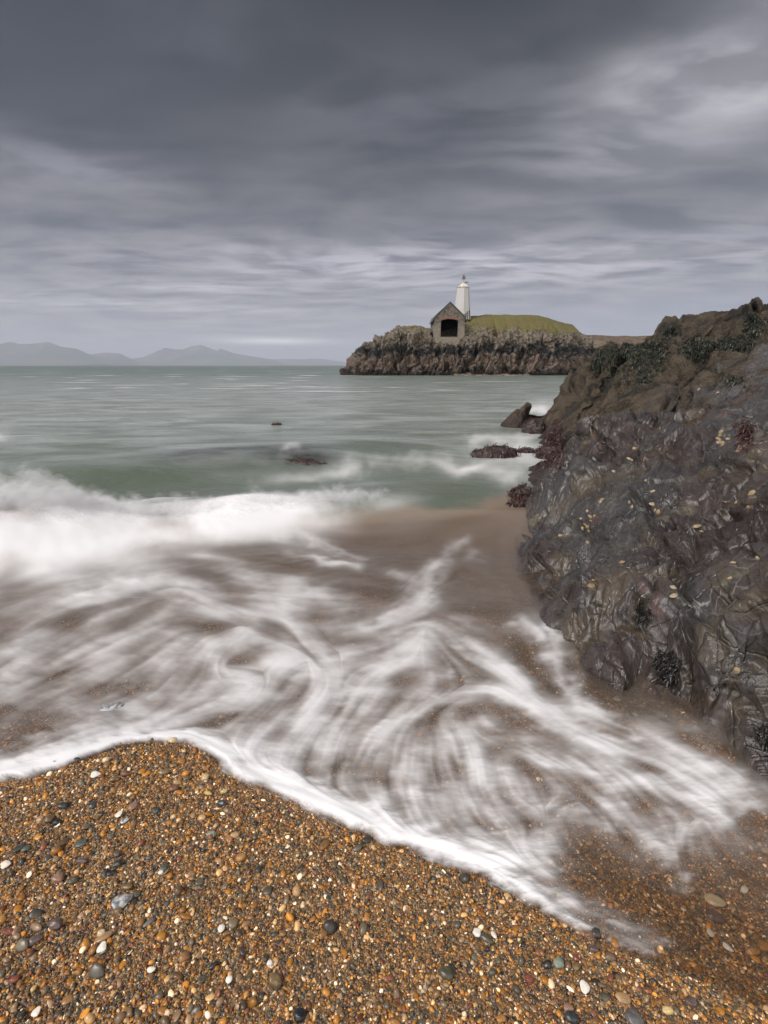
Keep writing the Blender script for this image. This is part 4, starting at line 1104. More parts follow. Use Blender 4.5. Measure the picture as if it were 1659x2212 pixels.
# gable wall with the arched opening, built as a ring of quads between opening and outline
def gable_z(x): return EV + (AP - EV) * (1 - abs(x) / W2)
na = 24
top_in = [(-dw + 2 * dw * i / na, dh + arch * (1 - (2 * i / na - 1) ** 2)) for i in range(na + 1)]
mb = MB(); th = .45
def quad_strip(front_y, back_y):
    V, F = [], []
    outl = [(x, gable_z(x)) for x, z in top_in]
    for (xi, zi), (xo, zo) in zip(top_in, outl): V += [(xi, front_y, zi), (xo, front_y, zo), (xi, back_y, zi), (xo, back_y, zo)]
    for i in range(na):
        a = 4 * i; F += [(a, a + 4, a + 5, a + 1), (a + 2, a + 3, a + 7, a + 6), (a, a + 2, a + 6, a + 4), (a + 1, a + 5, a + 7, a + 3)]
    mb.add(V, F)
quad_strip(0, th)
for s in (-1, 1):
    a, b = sorted((s * dw, s * W2))
    zl, zr = gable_z(a), gable_z(b)
    V = [(a, 0, g), (b, 0, g), (b, 0, zr), (a, 0, zl), (a, th, g), (b, th, g), (b, th, zr), (a, th, zl)]
    mb.add(V, [(0, 1, 2, 3), (4, 7, 6, 5), (1, 5, 6, 2), (0, 3, 7, 4), (3, 2, 6, 7)])
    mb.box(min(s * W2, s * (W2 - .4)), max(s * W2, s * (W2 - .4)), th + .002, DEP, g, EV - .03)
mb.box(-dw, dw, 0, th, g, -.16)
mb.build('wall', m_wall, bh)
MB().box(-W2 + .41, W2 - .41, th + .1, DEP - .1, -.12, -.05).build('floor', m_shade, bh)
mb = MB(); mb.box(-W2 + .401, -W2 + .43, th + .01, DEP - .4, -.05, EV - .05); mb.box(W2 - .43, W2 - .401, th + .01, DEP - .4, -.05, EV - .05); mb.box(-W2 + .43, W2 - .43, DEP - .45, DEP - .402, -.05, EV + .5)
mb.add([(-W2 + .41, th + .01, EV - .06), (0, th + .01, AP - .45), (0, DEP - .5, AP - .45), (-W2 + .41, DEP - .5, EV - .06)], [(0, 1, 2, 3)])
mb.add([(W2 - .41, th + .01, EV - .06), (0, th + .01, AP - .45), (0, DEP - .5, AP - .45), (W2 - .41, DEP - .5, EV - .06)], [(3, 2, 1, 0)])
mb.build('lining', m_shade, bh)  # inner faces of walls and roof, shade painted in by colour
mb = MB()   # back gable
mb.add([(-W2, DEP, g), (W2, DEP, g), (W2, DEP, EV), (0, DEP, AP - .03), (-W2, DEP, EV), (-W2, DEP - .4, g), (W2, DEP - .4, g), (W2, DEP - .4, EV), (0, DEP - .4, AP - .03), (-W2, DEP - .4, EV)],
       [(4, 3, 2, 1, 0), (5, 6, 7, 8, 9)])
mb.build('back_wall', m_wall, bh)
mb = MB()
for s in (-1, 1):
    t = .12; ov = .16
    p0 = (0, AP + .02); p1 = (s * 47.5 * sc, AP + .02 - 42 * sc); p2 = (s * (W2 + 5.5 * sc), AP - 58 * sc)
    for (xa, za), (xb, zb) in ((p0, p1), (p1, p2)):
        V = [(xa, -ov, za), (xb, -ov, zb), (xb, DEP + ov, zb), (xa, DEP + ov, za), (xa, -ov, za + t), (xb, -ov, zb + t), (xb, DEP + ov, zb + t), (xa, DEP + ov, za + t)]
        mb.add(V, [(0, 1, 2, 3), (7, 6, 5, 4), (0, 4, 5, 1), (1, 5, 6, 2), (2, 6, 7, 3), (3, 7, 4, 0)])
mb.build('roof', m_slt, bh)
mb = MB()   # brick arch: voussoirs
for i in range(na):
    (x0, z0), (x1, z1) = top_in[i], top_in[i + 1]
    x0 *= 1.03; x1 *= 1.03; hgt = .30
    e = .012
    dx_ = x1 - x0
    n0 = Vector((-(z1 - z0), 0, dx_)).normalized()
    V = [(x0 + e, -.035, z0 + .004), (x1 - e, -.035, z1 + .004), (x1 - e + n0.x * hgt, -.035, z1 + n0.z * hgt), (x0 + e + n0.x * hgt, -.035, z0 + n0.z * hgt)]
    V += [(a, .2, c) for a, b, c in V]
    mb.add(V, [(0, 1, 2, 3), (0, 4, 5, 1), (1, 5, 6, 2), (2, 6, 7, 3), (3, 7, 4, 0)])
mb.build('brick_arch', m_brick, bh)
mb = MB(); mb.box(-dw, -dw + .06, -.03, .15, 0, dh - .004); mb.build('door_jamb', m_frame, bh)
MB().box(dw - .06, dw, -.03, .15, 0, dh - .004).build('door_jamb', m_frame, bh)
MB().box(-dw - .12, dw + .12, -.10, .25, -.155, -.003).build('door_sill', m_frame, bh)
m_low = m_wall
mb = MB(); mb.box(-dw - .35, dw + .35, -.25, -.01, -1.5, -.165); mb.build('plinth', m_low, bh, bevel=.05)

# ------------------------------------------------------------------ white beacon tower
YT = 88.5
tc_ = S_(1504, 1029, YT); st = abs(S_(1510, 1000, YT)[0] - S_(1500, 1000, YT)[0]) / 10
tw = empty('beacon_tower', (tc_[0], YT, tc_[2] - .6))
tag(tw, 'white tapering stone beacon tower with a conical cap behind the boathouse', 'beacon tower')
m_white, nt = material('whitewashed_rubble')
wr = nt.vmath('ADD', nt.map(nt.obj, (1, 1, 1.9)), nt.vmath('SCALE', nt.noise(nt.obj, 4, 3, out=1), .12))
ed = nt.voro(wr, 5.5, 'DISTANCE_TO_EDGE')
c = nt.mix(nt.rng(nt.noise(nt.obj, 5, 5, .7), .58, .72), (.64, .61, .59), (.42, .38, .35))
c = nt.mix(nt.math('MULTIPLY', nt.rng(ed, .0, .045, 1, 0), .35), c, (.30, .27, .25))
c = nt.mix(nt.rng(nt.noise(nt.obj, 14, 3, .6), .70, .74), c, (.16, .13, .11))
nt.put(nt.b.inputs['Base Color'], c); nt.b.inputs['Roughness'].default_value = .8
nt.put(nt.b.inputs['Normal'], nt.bump(nt.rng(ed, 0, .15), .8, .05))
rb, rt = 28.2 * st, 19.2 * st; hb = .6 + (1029 - 944.5) * st
V = []; Fs = []; n = 8; nz = 40; per = 12
for k in range(nz + 1):
    t = k / nz; r = rb + (rt - rb) * t; r *= 1 + .03 * (1 - t) ** 4
    for i in range(n * per):
        s, f = divmod(i, per); a0 = math.pi * 2 * (s / n) - math.pi / 2; a1 = math.pi * 2 * ((s + 1) / n) - math.pi / 2; f /= per
        x = (math.cos(a0) * (1 - f) + math.cos(a1) * f) * r * 1.01; y = (math.sin(a0) * (1 - f) + math.sin(a1) * f) * r * 1.01
        V.append((x, y, hb * t))
V = np.array(V); nn = n * per
V[:, :2] *= (1 + .012 * fbm(V[:, 0] * 5, V[:, 1] * 5, V[:, 2] * 7, 3))[:, None]
Fs = [(k * nn + i, k * nn + (i + 1) % nn, (k + 1) * nn + (i + 1) % nn, (k + 1) * nn + i) for k in range(nz) for i in range(nn)]
mesh_np('tower_shaft', V, Fs, m_white, tw, smooth=False)
m_corn, nt = material('weathered_coping'); nt.put(nt.b.inputs['Base Color'], nt.mix(nt.rng(nt.noise(nt.obj, 6, 4), .45, .6), (.50, .46, .40), (.18, .13, .09)))
mb = MB()
def ring(r, z, n=8): return [(r * math.cos(2 * math.pi * i / n - math.pi / 2), r * math.sin(2 * math.pi * i / n - math.pi / 2), z) for i in range(n)]
def lathe(mb, prof, n=8):
    V = []; [V.extend(ring(r, z, n)) for r, z in prof]
    mb.add(V, [(k * n + i, k * n + (i + 1) % n, (k + 1) * n + (i + 1) % n, (k + 1) * n + i) for k in range(len(prof) - 1) for i in range(n)] + [tuple(range(n))[::-1], tuple(range((len(prof) - 1) * n, len(prof) * n))])
lathe(mb, [(rt * 1.0, hb + .002), (rt * 1.07, hb + .01), (rt * 1.07, hb + .09), (rt * .98, hb + .12)]); mb.build('cornice', m_corn, tw)
m_cap, nt = material('rust_stained_cap')
nt.put(nt.b.inputs['Base Color'], nt.mix(nt.rng(nt.noise(nt.map(nt.obj, (1.2, 1.2, .5)), 2.2, 5, .6), .50, .62), (.62, .59, .54), (.42, .24, .12))); nt.b.inputs['Roughness'].default_value = .7
mb = MB(); ch = (942.7 - 928) * st
lathe(mb, [(rt * .96, hb + .121), (rt * .62, hb + .121 + ch * .42), (rt * .20, hb + ch * .93), (.05, hb + ch)]); mb.build('conical_cap', m_cap, tw)
m_met, nt = material('painted_metal'); nt.put(nt.b.inputs['Base Color'], nt.mix(nt.noise(nt.obj, 8, 3), (.42, .38, .34), (.55, .50, .45))); nt.b.inputs['Roughness'].default_value = .5
m_box, nt = material('lantern_casing'); nt.put(nt.b.inputs['Base Color'], nt.mix(nt.noise(nt.obj, 5, 3), (.10, .085, .075), (.17, .145, .125))); nt.b.inputs['Roughness'].default_value = .5
m_blk, nt = material('dark_metal'); nt.put(nt.b.inputs['Base Color'], nt.mix(nt.noise(nt.obj, 8, 3), (.02, .02, .024), (.05, .05, .055))); nt.b.inputs['Roughness'].default_value = .4
z1 = hb + ch; z2 = hb + (942.7 - 917) * st; z3 = hb + (942.7 - 908.6) * st
MB().tube((0, 0, z1 - .15), (0, 0, z2 + .01), .055, .05, 12).build('mast', m_met, tw, True)
mb = MB(); bw = 5.0 * st; mb.box(-bw, bw, -bw * .8, bw * .8, z2 + .012, z3); mb.build('lantern_box', m_box, tw, bevel=.02)
mb = MB(); mb.box(-bw * 1.12, -bw * 1.0 - .003, -bw * .7, bw * .7, z2 - .02, z3 + .04); mb.build('side_panel', m_met, tw)
MB().box(bw * 1.0 + .003, bw * 1.12, -bw * .7, bw * .7, z2 - .02, z3 + .04).build('side_panel', m_met, tw)
mb = MB(); mb.tube((0, 0, z3), (0, 0, z3 + .16), .07, .09, 12); mb.tube((0, 0, z3 + .16), (0, 0, z3 + .26), .09, .03, 12); mb.build('light', m_blk, tw, True)
mb = MB(); zp = hb + (942.7 - 927) * st
mb.tube((.05, -.1, z1 - .12), (.42, -.25, zp - .03), .025); mb.build('bracket', m_blk, tw, True)
mb = MB(); mb.add([(.15, -.5, zp - .06), (.75, -.5, zp - .10), (.75, -.1, zp + .06), (.15, -.1, zp + .10), (.15, -.5, zp - .02), (.75, -.5, zp - .06), (.75, -.1, zp + .10), (.15, -.1, zp + .14)],
   [(0, 3, 2, 1), (4, 5, 6, 7), (0, 1, 5, 4), (1, 2, 6, 5), (2, 3, 7, 6), (3, 0, 4, 7)]); mb.build('solar_panel', m_blk, tw)

# ------------------------------------------------------------------ little fence beside the tower
YF = 85.0
fe = empty('wooden_fence', tuple(S_(1520, 1035, YF))); tag(fe, 'short run of weathered timber fence climbing beside the foot of the white tower', 'fence')
fo_ = np.array(fe.location)
for px_, t_, b_ in ((1511.5, 1023, 1040), (1516.5, 1018, 1040), (1521.5, 1012, 1039), (1528.3, 1007, 1030)):
    a = S_(px_, t_, YF) - fo_; b = S_(px_, b_, YF) - fo_; b[2] -= .4
    MB().tube(tuple(b), tuple(a), .075, .065, 8).build('post', m_frame2, fe)
for (xa, ya), (xb, yb) in (((1511, 1026), (1529, 1012)), ((1511, 1031), (1529, 1018)), ((1511, 1036), (1529, 1025))):
    a = S_(xa, ya, YF - .08) - fo_; b = S_(xb, yb, YF - .08) - fo_
    MB().tube(tuple(a), tuple(b), .04, .04, 6).build('rail', m_frame2, fe)
# ------------------------------------------------------------------ rocks standing in the surf, with red-brown weed
m_wrock, nt = material('surf_rock')
nt.put(nt.b.inputs['Base Color'], nt.mix(nt.rng(nt.noise(nt.pos, 9, 5, .7), .4, .62), (.022, .016, .016), (.085, .060, .050))); nt.b.inputs['Roughness'].default_value = .4
nt.put(nt.b.inputs['Normal'], nt.bump(nt.noise(nt.pos, 26, 5, .7), .8, .03))
def weed_mat(name, a, b):
    m, nt = material(name)
    nt.put(nt.b.inputs['Base Color'], nt.mix(nt.rng(nt.noise(nt.pos, 22, 3), .4, .6), a, b)); nt.b.inputs['Roughness'].default_value = .45
    nt.b.inputs['Specular IOR Level'].default_value = .5
    return m
m_red = weed_mat('red_brown_weed', (.030, .010, .012), (.085, .034, .030))
m_wrack = weed_mat('dark_wrack', (.012, .014, .010), (.040, .044, .026))
m_black = weed_mat('black_weed', (.008, .007, .006), (.030, .025, .020))

def weed(name, points, normals, n_each, L, W, mat, seed=1, droop=.6, parent=None):
    rs = np.random.RandomState(seed); V = []; F = []
    for p, nrm in zip(points, normals):
        for k in range(n_each):
            d = np.array(nrm) * .35 + rs.normal(size=3) * .75 - np.array([0, 0, .25]); d /= np.linalg.norm(d) + 1e-9
            side = np.cross(d, rs.normal(size=3)); side /= np.linalg.norm(side) + 1e-9
            l = L * (.5 + rs.rand()); w_ = W * (.5 + rs.rand()); q = np.array(p) + rs.normal(size=3) * L * .35; base = len(V)
            ns = 4
            for j in range(ns + 1):
                t = j / ns; ww = w_ * (.45 + .75 * t) * (1 if t < .95 else .35)
                c = q + d * l * t + np.array([0, 0, -1]) * droop * l * t * t + side * math.sin(t * 4 + k) * w_ * .5
                V += [c - side * ww, c + side * ww]
                if j: F.append((base + 2 * j - 2, base + 2 * j - 1, base + 2 * j + 1, base + 2 * j))
    return mesh_np(name, V, F, mat, parent)

def on_water(px, py): 
    x, y = hit(np.array([float(px)]), np.array([float(py)]), lambda a, b: 0 * a); return float(x[0]), float(y[0])
def surf_rock(px, py, r, flat, seed, label, tufts, wl=.10, n_each=10, dz=0.0):
    x, y = on_water(px, py)
    root = empty('surf_rock', (x, y, dz)); tag(root, label, 'rock', 'weedy rocks awash beside the outcrop')
    o = boulder('stone', (0, 0, 0), r, m_wrock, seed, 4, .45, flat, 1.6); o.parent = root
    me = o.data; vs_ = np.array([v.co[:] for v in me.vertices]); ns_ = np.array([v.normal[:] for v in me.vertices])
    rs = np.random.RandomState(seed); up = np.where((vs_[:, 2] > 0.15 * r * flat[2]) & (ns_[:, 2] > -.1))[0]
    if len(up) and tufts:
        i = rs.choice(up, min(tufts, len(up)), replace=False)
        w_ = weed('seaweed', vs_[i], ns_[i], n_each, wl, wl * .12, m_red, seed, .9); w_.parent = root
    return root
surf_rock(1068, 987, .24, (1.35, .7, .62), 2, 'low red-brown weedy rock awash in the foam, the widest one beside the outcrop', 90, .055)
surf_rock(1138, 978, .12, (1.2, .8, .5), 3, 'small weedy rock nearly covered by foam, between the wide rock and the outcrop', 60, .06)
surf_rock(1155, 935, .25, (.95, .8, 1.0), 5, 'dark rounded rock with a weedy crown at the far foot of the brown outcrop', 60, .055)
surf_rock(648, 1010, .24, (1.6, .7, .42), 6, 'lone brown weedy rock breaking through the swell far from the outcrop', 50, .05)
surf_rock(598, 917, .07, (1.3, .5, .28), 8, 'tiny scrap of rock just showing in the open water of the bay', 24, .06)
surf_rock(1192, 990, .17, (1.2, .9, .9), 9, 'knobbly red-weeded rock wedged where slate meets brown outcrop at the waterline', 110, .06, dz=.04)
surf_rock(1128, 1078, .11, (.9, .8, 1.0), 11, 'maroon tufted stone leaning on the seaward edge of the slate rock', 80, .05, dz=.02)
surf_rock(1118, 1094, .08, (1.0, .8, .9), 12, 'dark tufted stone at the outer foot of the slate, just below the maroon one', 60, .045, dz=.0)

# weed hanging on the rocks
def patch_weed(name, spots, label, cat, L, W, mat, n_pts, n_each, spread, trees, seed=1, group=None, droop=.6):
    rs = np.random.RandomState(seed); P_, N_ = [], []
    for (px, py, sx, sy) in spots:
        for k in range(n_pts):
            h = cast(px + rs.normal() * sx, py + rs.normal() * sy, *trees)
            if h is None: continue
            P_.append(np.array(h[0]) + np.array(h[1]) * .01 * (1 if h[1][2] > 0 else 1)); N_.append(h[1] if h[1].z > -.2 else -h[1])
    if not P_: return None
    c = np.mean(P_, 0)
    o = weed(name, np.array(P_) - c, N_, n_each, L, W, mat, seed, droop); o.location = c
    return tag(o, label, cat, group)
BT = (brown_bvh,); STr = (slate_bvh,)
G1 = 'dark wrack on the brown outcrop'
patch_weed('seaweed_clump', [(1375, 752, 30, 12), (1400, 770, 22, 16)], 'big heap of black-green wrack draped over the seaward crest of the brown outcrop', 'seaweed', .036, .0048, m_wrack, 420, 10, 1, BT, 1, G1, .8)
patch_weed('seaweed_clump', [(1325, 760, 18, 10), (1300, 785, 14, 12)], 'ragged wrack patch on the lowest seaward shoulder of the brown outcrop', 'seaweed', .034, .0045, m_wrack, 300, 9, 1, BT, 2, G1, .8)
patch_weed('seaweed_clump', [(1340, 800, 16, 14), (1390, 805, 10, 14)], 'hanging wrack tufts below the crest heap on the brown outcrop', 'seaweed', .032, .004, m_wrack, 150, 9, 1, BT, 3, G1, .8)
patch_weed('seaweed_clump', [(1450, 712, 8, 8)], 'bushy sprig of wrack at the step of the skyline on the brown outcrop', 'seaweed', .06, .005, m_wrack, 40, 8, 1, BT, 4, G1, .3)
patch_weed('seaweed_clump', [(1512, 745, 16, 12), (1495, 755, 12, 8)], 'dark wrack in the hollow under the rounded hump of the brown outcrop', 'seaweed', .034, .0045, m_wrack, 220, 9, 1, BT, 5, G1, .8)
patch_weed('seaweed_clump', [(1602, 735, 18, 8), (1575, 742, 14, 6)], 'dark wrack in the cleft below the tall knob of the brown outcrop', 'seaweed', .034, .0045, m_wrack, 220, 9, 1, BT, 6, G1, .8)
patch_weed('seaweed_clump', [(1632, 705, 12, 12)], 'wrack hanging from the highest knob at the landward end of the brown outcrop', 'seaweed', .034, .0045, m_wrack, 150, 9, 1, BT, 7, G1, .8)
patch_weed('seaweed_clump', [(1582, 822, 14, 6)], 'small dark wrack tuft lying on the pale ledge of the brown outcrop', 'seaweed', .036, .0048, m_wrack, 40, 8, 1, (brown_bvh, slate_bvh), 8, G1, .8)
G2 = 'red-brown weed along the waterline'
patch_weed('seaweed_clump', [(1205, 935, 8, 14), (1190, 955, 6, 10)], 'maroon weed mat on the brown outcrop just above the surf', 'seaweed', .045, .005, m_red, 90, 8, 1, BT, 9, G2, .8)
patch_weed('seaweed_clump', [(1205, 985, 10, 8), (1180, 1000, 8, 6)], 'maroon weed tufts where the slate meets the waterline', 'seaweed', .05, .005, m_red, 60, 8, 1, (brown_bvh, slate_bvh), 10, G2, .8)
G3 = 'black weed on the slate'
patch_weed('seaweed_clump', [(1440, 1430, 8, 8), (1452, 1455, 9, 12)], 'black bushy weed clump in the crack below the pink crust on the slate', 'seaweed', .020, .0022, m_black, 110, 10, 1, STr, 11, G3, .8)
patch_weed('seaweed_clump', [(1152, 1282, 6, 5)], 'small black weed spot low on the seaward face of the slate', 'seaweed', .022, .002, m_black, 30, 9, 1, STr, 12, G3, .8)
patch_weed('seaweed_clump', [(1650, 1585, 8, 14)], 'black weed tuft at the foot of the slate nearest the camera', 'seaweed', .020, .0022, m_black, 50, 9, 1, STr, 13, G3, .8)
patch_weed('seaweed_clump', [(1390, 1325, 10, 14)], 'black weed lining the dark hollow of the slate under the two large limpets', 'seaweed', .018, .0018, m_black, 60, 8, 1, STr, 14, G3, .8)
patch_weed('seaweed_clump', [(1612, 942, 9, 14)], 'dark maroon weed lump high on the slate beside a column of limpets', 'seaweed', .035, .004, m_red, 60, 8, 1, (brown_bvh, slate_bvh), 15, G3, .8)
# loose reddish stone lodged at the foot of the slate
h = cast(1408, 1505, slate_bvh)
if h:
    m_red_st, nt = material('red_slate'); nt.put(nt.b.inputs['Base Color'], nt.mix(nt.noise(nt.obj, 30, 5, .7), (.030, .019, .020), (.075, .048, .048))); nt.b.inputs['Roughness'].default_value = .4
    o = boulder('lodged_stone', tuple(h[0]), .026, m_red_st, 21, 4, .55, (1, .8, 1.15), 1.7); tag(o, 'fist-sized reddish stone lodged at the foot of the slate where foam curls', 'stone')

# ------------------------------------------------------------------ limpets
m_lim, nt = material('limpet_shell_surface')
sp = nt.new('ShaderNodeSeparateXYZ'); nt.put(sp.inputs[0], nt.obj)
ang = nt.math('ARCTAN2', sp.outputs[1], sp.outputs[0])
rib = nt.math('SINE', nt.math('MULTIPLY', ang, 17.0))
oi = nt.new('ShaderNodeObjectInfo')
base = nt.mix(oi.outputs['Random'], (.27, .175, .075), (.48, .38, .24))
c = nt.mix(nt.rng(rib, -.2, .9, 0, .5), base, (.13, .085, .045))
c = nt.mix(nt.rng(nt.noise(nt.obj, 60, 4, .7), .56, .66), c, (.11, .075, .045))
nt.put(nt.b.inputs['Base Color'], c); nt.b.inputs['Roughness'].default_value = .6
nt.put(nt.b.inputs['Normal'], nt.bump(rib, .5, .001))
def limpet_mesh():
    V = [(0, 0, .52)]; F = []; n = 36; rr = [.12, .30, .55, .80, 1.0, 1.02]; zz_ = [.50, .41, .27, .13, .01, -.08]
    for r, z in zip(rr, zz_):
        for i in range(n):
            a = 2 * math.pi * i / n; k = 1 + .035 * (1 if i % 2 else -1) * r + .05 * math.sin(3 * a + 1) * r
            V.append((r * k * math.cos(a) * 1.12 + .08 * (1 - r), r * k * math.sin(a) * .92, z))
    F = [(0, 1 + i, 1 + (i + 1) % n) for i in range(n)]
    me = bpy.data.meshes.new('limpet'); Q = [(1 + k * n + i, 1 + (k + 1) * n + i, 1 + (k + 1) * n + (i + 1) % n, 1 + k * n + (i + 1) % n) for k in range(5) for i in range(n)]
    me.from_pydata(V, [], F + Q); me.polygons.foreach_set('use_smooth', [True] * len(me.polygons)); me.materials.append(m_lim); return me
lm = limpet_mesh()
LIMPETS = [
 # zoomed survey x, y, size, label
 (930,1333,40,'large pale-streaked limpet in the dark hollow of the slate, upper of a touching pair'),(933,1395,42,'large buff limpet in the dark hollow of the slate, lower of a touching pair'),
 (810,755,38,'round cream limpet with a brown peak in the middle of the slate face'),(768,690,36,'tall brown-and-white limpet just above the round cream one on the slate'),(787,737,20,'small dull limpet squeezed between two large ones mid-face'),
 (375,655,30,'orange-cream limpet on the bluish shoulder of the slate, upper of two'),(363,672,24,'orange-cream limpet on the bluish shoulder of the slate, lower of two'),
 (588,678,26,'dark olive limpet on a rib of the slate, upper of a spaced pair'),(610,712,22,'dark olive limpet on a rib of the slate, lower of a spaced pair'),
 (470,437,26,'olive limpet on the edge of a smooth grey slab near the slate crest'),(588,340,26,'ochre limpet on the pale saddle of the slate, upper of two'),(608,351,26,'ochre limpet on the pale saddle of the slate, lower of two'),
 (630,258,24,'brown limpet alone in the furrow above the pale saddle'),(716,507,26,'peach-coloured limpet at the rim of a brown barnacle patch'),(770,590,26,'dull brown limpet inside the barnacle patch of the slate'),
 (265,865,40,'biggest golden limpet in the cluster on the seaward rib'),(247,848,26,'golden limpet touching the top of the biggest one in the cluster'),(227,880,30,'orange-rimmed limpet at the seaward side of the golden cluster'),(277,898,26,'golden limpet directly below the biggest one in the cluster'),
 (213,805,28,'dark limpet in the shaded notch above the golden cluster'),(290,787,34,'olive-rimmed round limpet above the golden cluster'),(318,780,24,'small olive limpet against the landward side of the round one'),(297,820,24,'small olive limpet right under the round olive one'),(267,743,20,'topmost faint brown limpet over the golden cluster'),
 (57,930,26,'mottled limpet nearest the water on the seaward flank of the slate'),(267,983,22,'tiny grey limpet alone below the golden cluster'),(533,1137,34,'white limpet on smooth purple slate, left alone below the reddish crust'),
 (298,1318,38,'cream limpet with a white peak low on the slate, above the splash line'),(312,1275,20,'small greenish limpet just above the cream white-peaked one'),
 (1107,860,34,'amber limpet, the larger of a close pair on the fluted slate'),(1128,862,26,'amber limpet, the smaller of a close pair on the fluted slate'),(1148,900,22,'pinkish limpet just below the amber pair'),
 (1533,603,36,'round cream limpet ringed in brown, high at the landward side'),(1415,675,26,'orange limpet in a small black hole of the slate'),(1512,716,22,'ochre limpet at the border of the brown crust'),
 (1390,1140,26,'white-tipped limpet beneath the curved groove on the landward slate'),(1587,1112,34,'dark brown limpet beside the yellow-green lichen streak'),(1368,1262,34,'grey-and-brown banded limpet on the edge above the dark hollow'),
 (1297,132,24,'topmost limpet of the high column on the brown slate'),(1293,158,22,'second limpet from the top of the high column'),(1270,180,20,'limpet standing out to the seaward side of the high column'),(1290,193,22,'middle limpet of the high column'),
 (1280,213,24,'lower seaward limpet in the foot of the high column'),(1305,215,22,'lower landward limpet in the foot of the high column'),(1305,233,22,'bottom limpet of the high column'),
 (1350,185,22,'limpet against the pale oval stone high on the slate'),(1430,218,30,'pink-cream limpet at the top of the short diagonal row'),(1437,247,24,'second limpet of the short diagonal row'),(1438,264,22,'third limpet of the short diagonal row'),(1420,282,24,'lowest limpet of the short diagonal row'),
 (1416,1974,36,'lone pale limpet low on the slate between the cracks nearest the camera'),
 (1270,-170,20,'small cream limpet on the brown ledge beside the wrack tuft'),(1125,-195,20,'small cream limpet far out on the brown ledge')]
for i, (zx, zy, s, lab) in enumerate(LIMPETS):
    h = cast(1194.5 + .28 * zx, 895.9 + .28 * zy, slate_bvh, brown_bvh)
    if h is None: continue
    r = s * .28 * .46293 / FPX * h[3] * .5 * 1.15
    o = bpy.data.objects.new('limpet', lm); col.objects.link(o)
    nrm = h[1] if h[1].dot(h[0] - Vector((0, 0, 1.5))) < 0 else -h[1]
    o.rotation_mode = 'QUATERNION'; q = nrm.to_track_quat('Z', 'Y') @ Quaternion((0, 0, 1), i * 2.1); o.rotation_quaternion = q
    o.scale = (r, r, r * 1.15); o.location = h[0] + nrm * r * .05
    tag(o, lab, 'limpet', 'limpets on the slate rock')

# ------------------------------------------------------------------ shingle
m_peb, nt = material('wet_pebble')
kind = 'INSTANCER'
colr = nt.attr('col', 'Color', kind)
oi = nt.new('ShaderNodeObjectInfo')
pc = nt.vmath('ADD', nt.obj, nt.vmath('SCALE', oi.outputs['Location'], 37.0))
nz = nt.noise(pc, 1.7, 3, .6)
c = nt.mix(1.0, colr, nt.mix(nz, (.45, .45, .45), (1.5, 1.45, 1.4)), 'MULTIPLY')
nt.put(nt.b.inputs['Base Color'], c); nt.b.inputs['Roughness'].default_value = .34; nt.b.inputs['Specular IOR Level'].default_value = .45

def pebble_mesh(name, seed, flat, sub=2, rough=.16, mat=None):
    bm = bmesh.new(); bmesh.ops.create_icosphere(bm, subdivisions=sub, radius=.5)
    V = np.array([v.co[:] for v in bm.verts]); F = np.array([[v.index for v in f.verts] for f in bm.faces]); bm.free()
    s = seed * 5.7
    V = V * (1 + rough * 1.6 * fbm(V[:, 0] * 1.7 + s, V[:, 1] * 1.7 - s, V[:, 2] * 1.7, 2))[:, None]
    V = np.sign(V) * (np.abs(V) * 2) ** .92 / 2
    V = V * np.array(flat)
    me = bpy.data.meshes.new(name); me.vertices.add(len(V)); me.vertices.foreach_set('co', V.astype(np.float32).ravel())
    me.loops.add(F.size); me.loops.foreach_set('vertex_index', F.ravel().astype(np.int32)); me.polygons.add(len(F))
    me.polygons.foreach_set('loop_start', np.arange(0, F.size, 3, dtype=np.int32)); me.polygons.foreach_set('loop_total', np.full(len(F), 3, np.int32))
    me.polygons.foreach_set('use_smooth', np.ones(len(F), bool)); me.update(calc_edges=True)
    me.materials.append(mat or m_peb); return me
src_c = bpy.data.collections.new('pebble_shapes')
for k, fl in enumerate([(1.15, .9, .62), (1.3, .85, .5), (1.0, .95, .75), (1.5, .8, .42), (1.1, 1.0, .5), (1.25, .7, .6), (1.0, .8, .8), (1.4, 1.0, .35)]):
    o = bpy.data.objects.new('pebble_shape_%d' % k, pebble_mesh('pebble_shape', k, fl, 2, .3)); src_c.objects.link(o)
rs = np.random.RandomState(11)
PAL = np.array([1.60, 1.42, 1.25]) * np.array([(.030,.029,.027),(.050,.048,.042),(.070,.066,.052),(.095,.085,.062),(.085,.062,.040),(.135,.078,.034),(.195,.100,.030),(.280,.135,.024),(.36,.17,.030),(.120,.050,.030),(.16,.115,.075),(.24,.17,.10),(.42,.29,.14),(.60,.50,.37),(.72,.66,.56)])
PW = np.array([5, 6, 7, 7, 10, 14, 14, 9, 4, 6, 9, 7.5, 6, 3.0, 1.0]); PW = PW / PW.sum()
PX, PY, PS, PZ = [], [], [], []
def scatter(y0, y1, s0, sig, cover, lift, wmin=0.0, xl=1.45, coarse=None):
    """random stones between two distances; density from the wanted cover"""
    y = y0
    while y < y1:
        dyy = .12; wdt = 2 * xl * (y + dyy / 2) * (CP + SP * 1.3 / y)
        s = max(s0, wmin * math.hypot(y, 1.2))
        n = int(cover * wdt * dyy / (s * s * .75))
        yy = y + rs.rand(n) * dyy; xx = (rs.rand(n) - .5) * wdt
        ss = s * np.exp(rs.normal(size=n) * sig)
        if coarse is not None:
            k = coarse(xx, yy); m = rs.rand(n) < k; xx, yy, ss = xx[m], yy[m], ss[m]
        PX.append(xx); PY.append(yy); PS.append(ss); PZ.append(np.full(len(ss), lift) )
        y += dyy
leftish = lambda x, y: .25 + .75 * sstep(.35, -.55, x - .35 * (y - .7)) 
scatter(.50, 2.6, .0042, .28, 1.05, .0, .0019, xl=1.10)
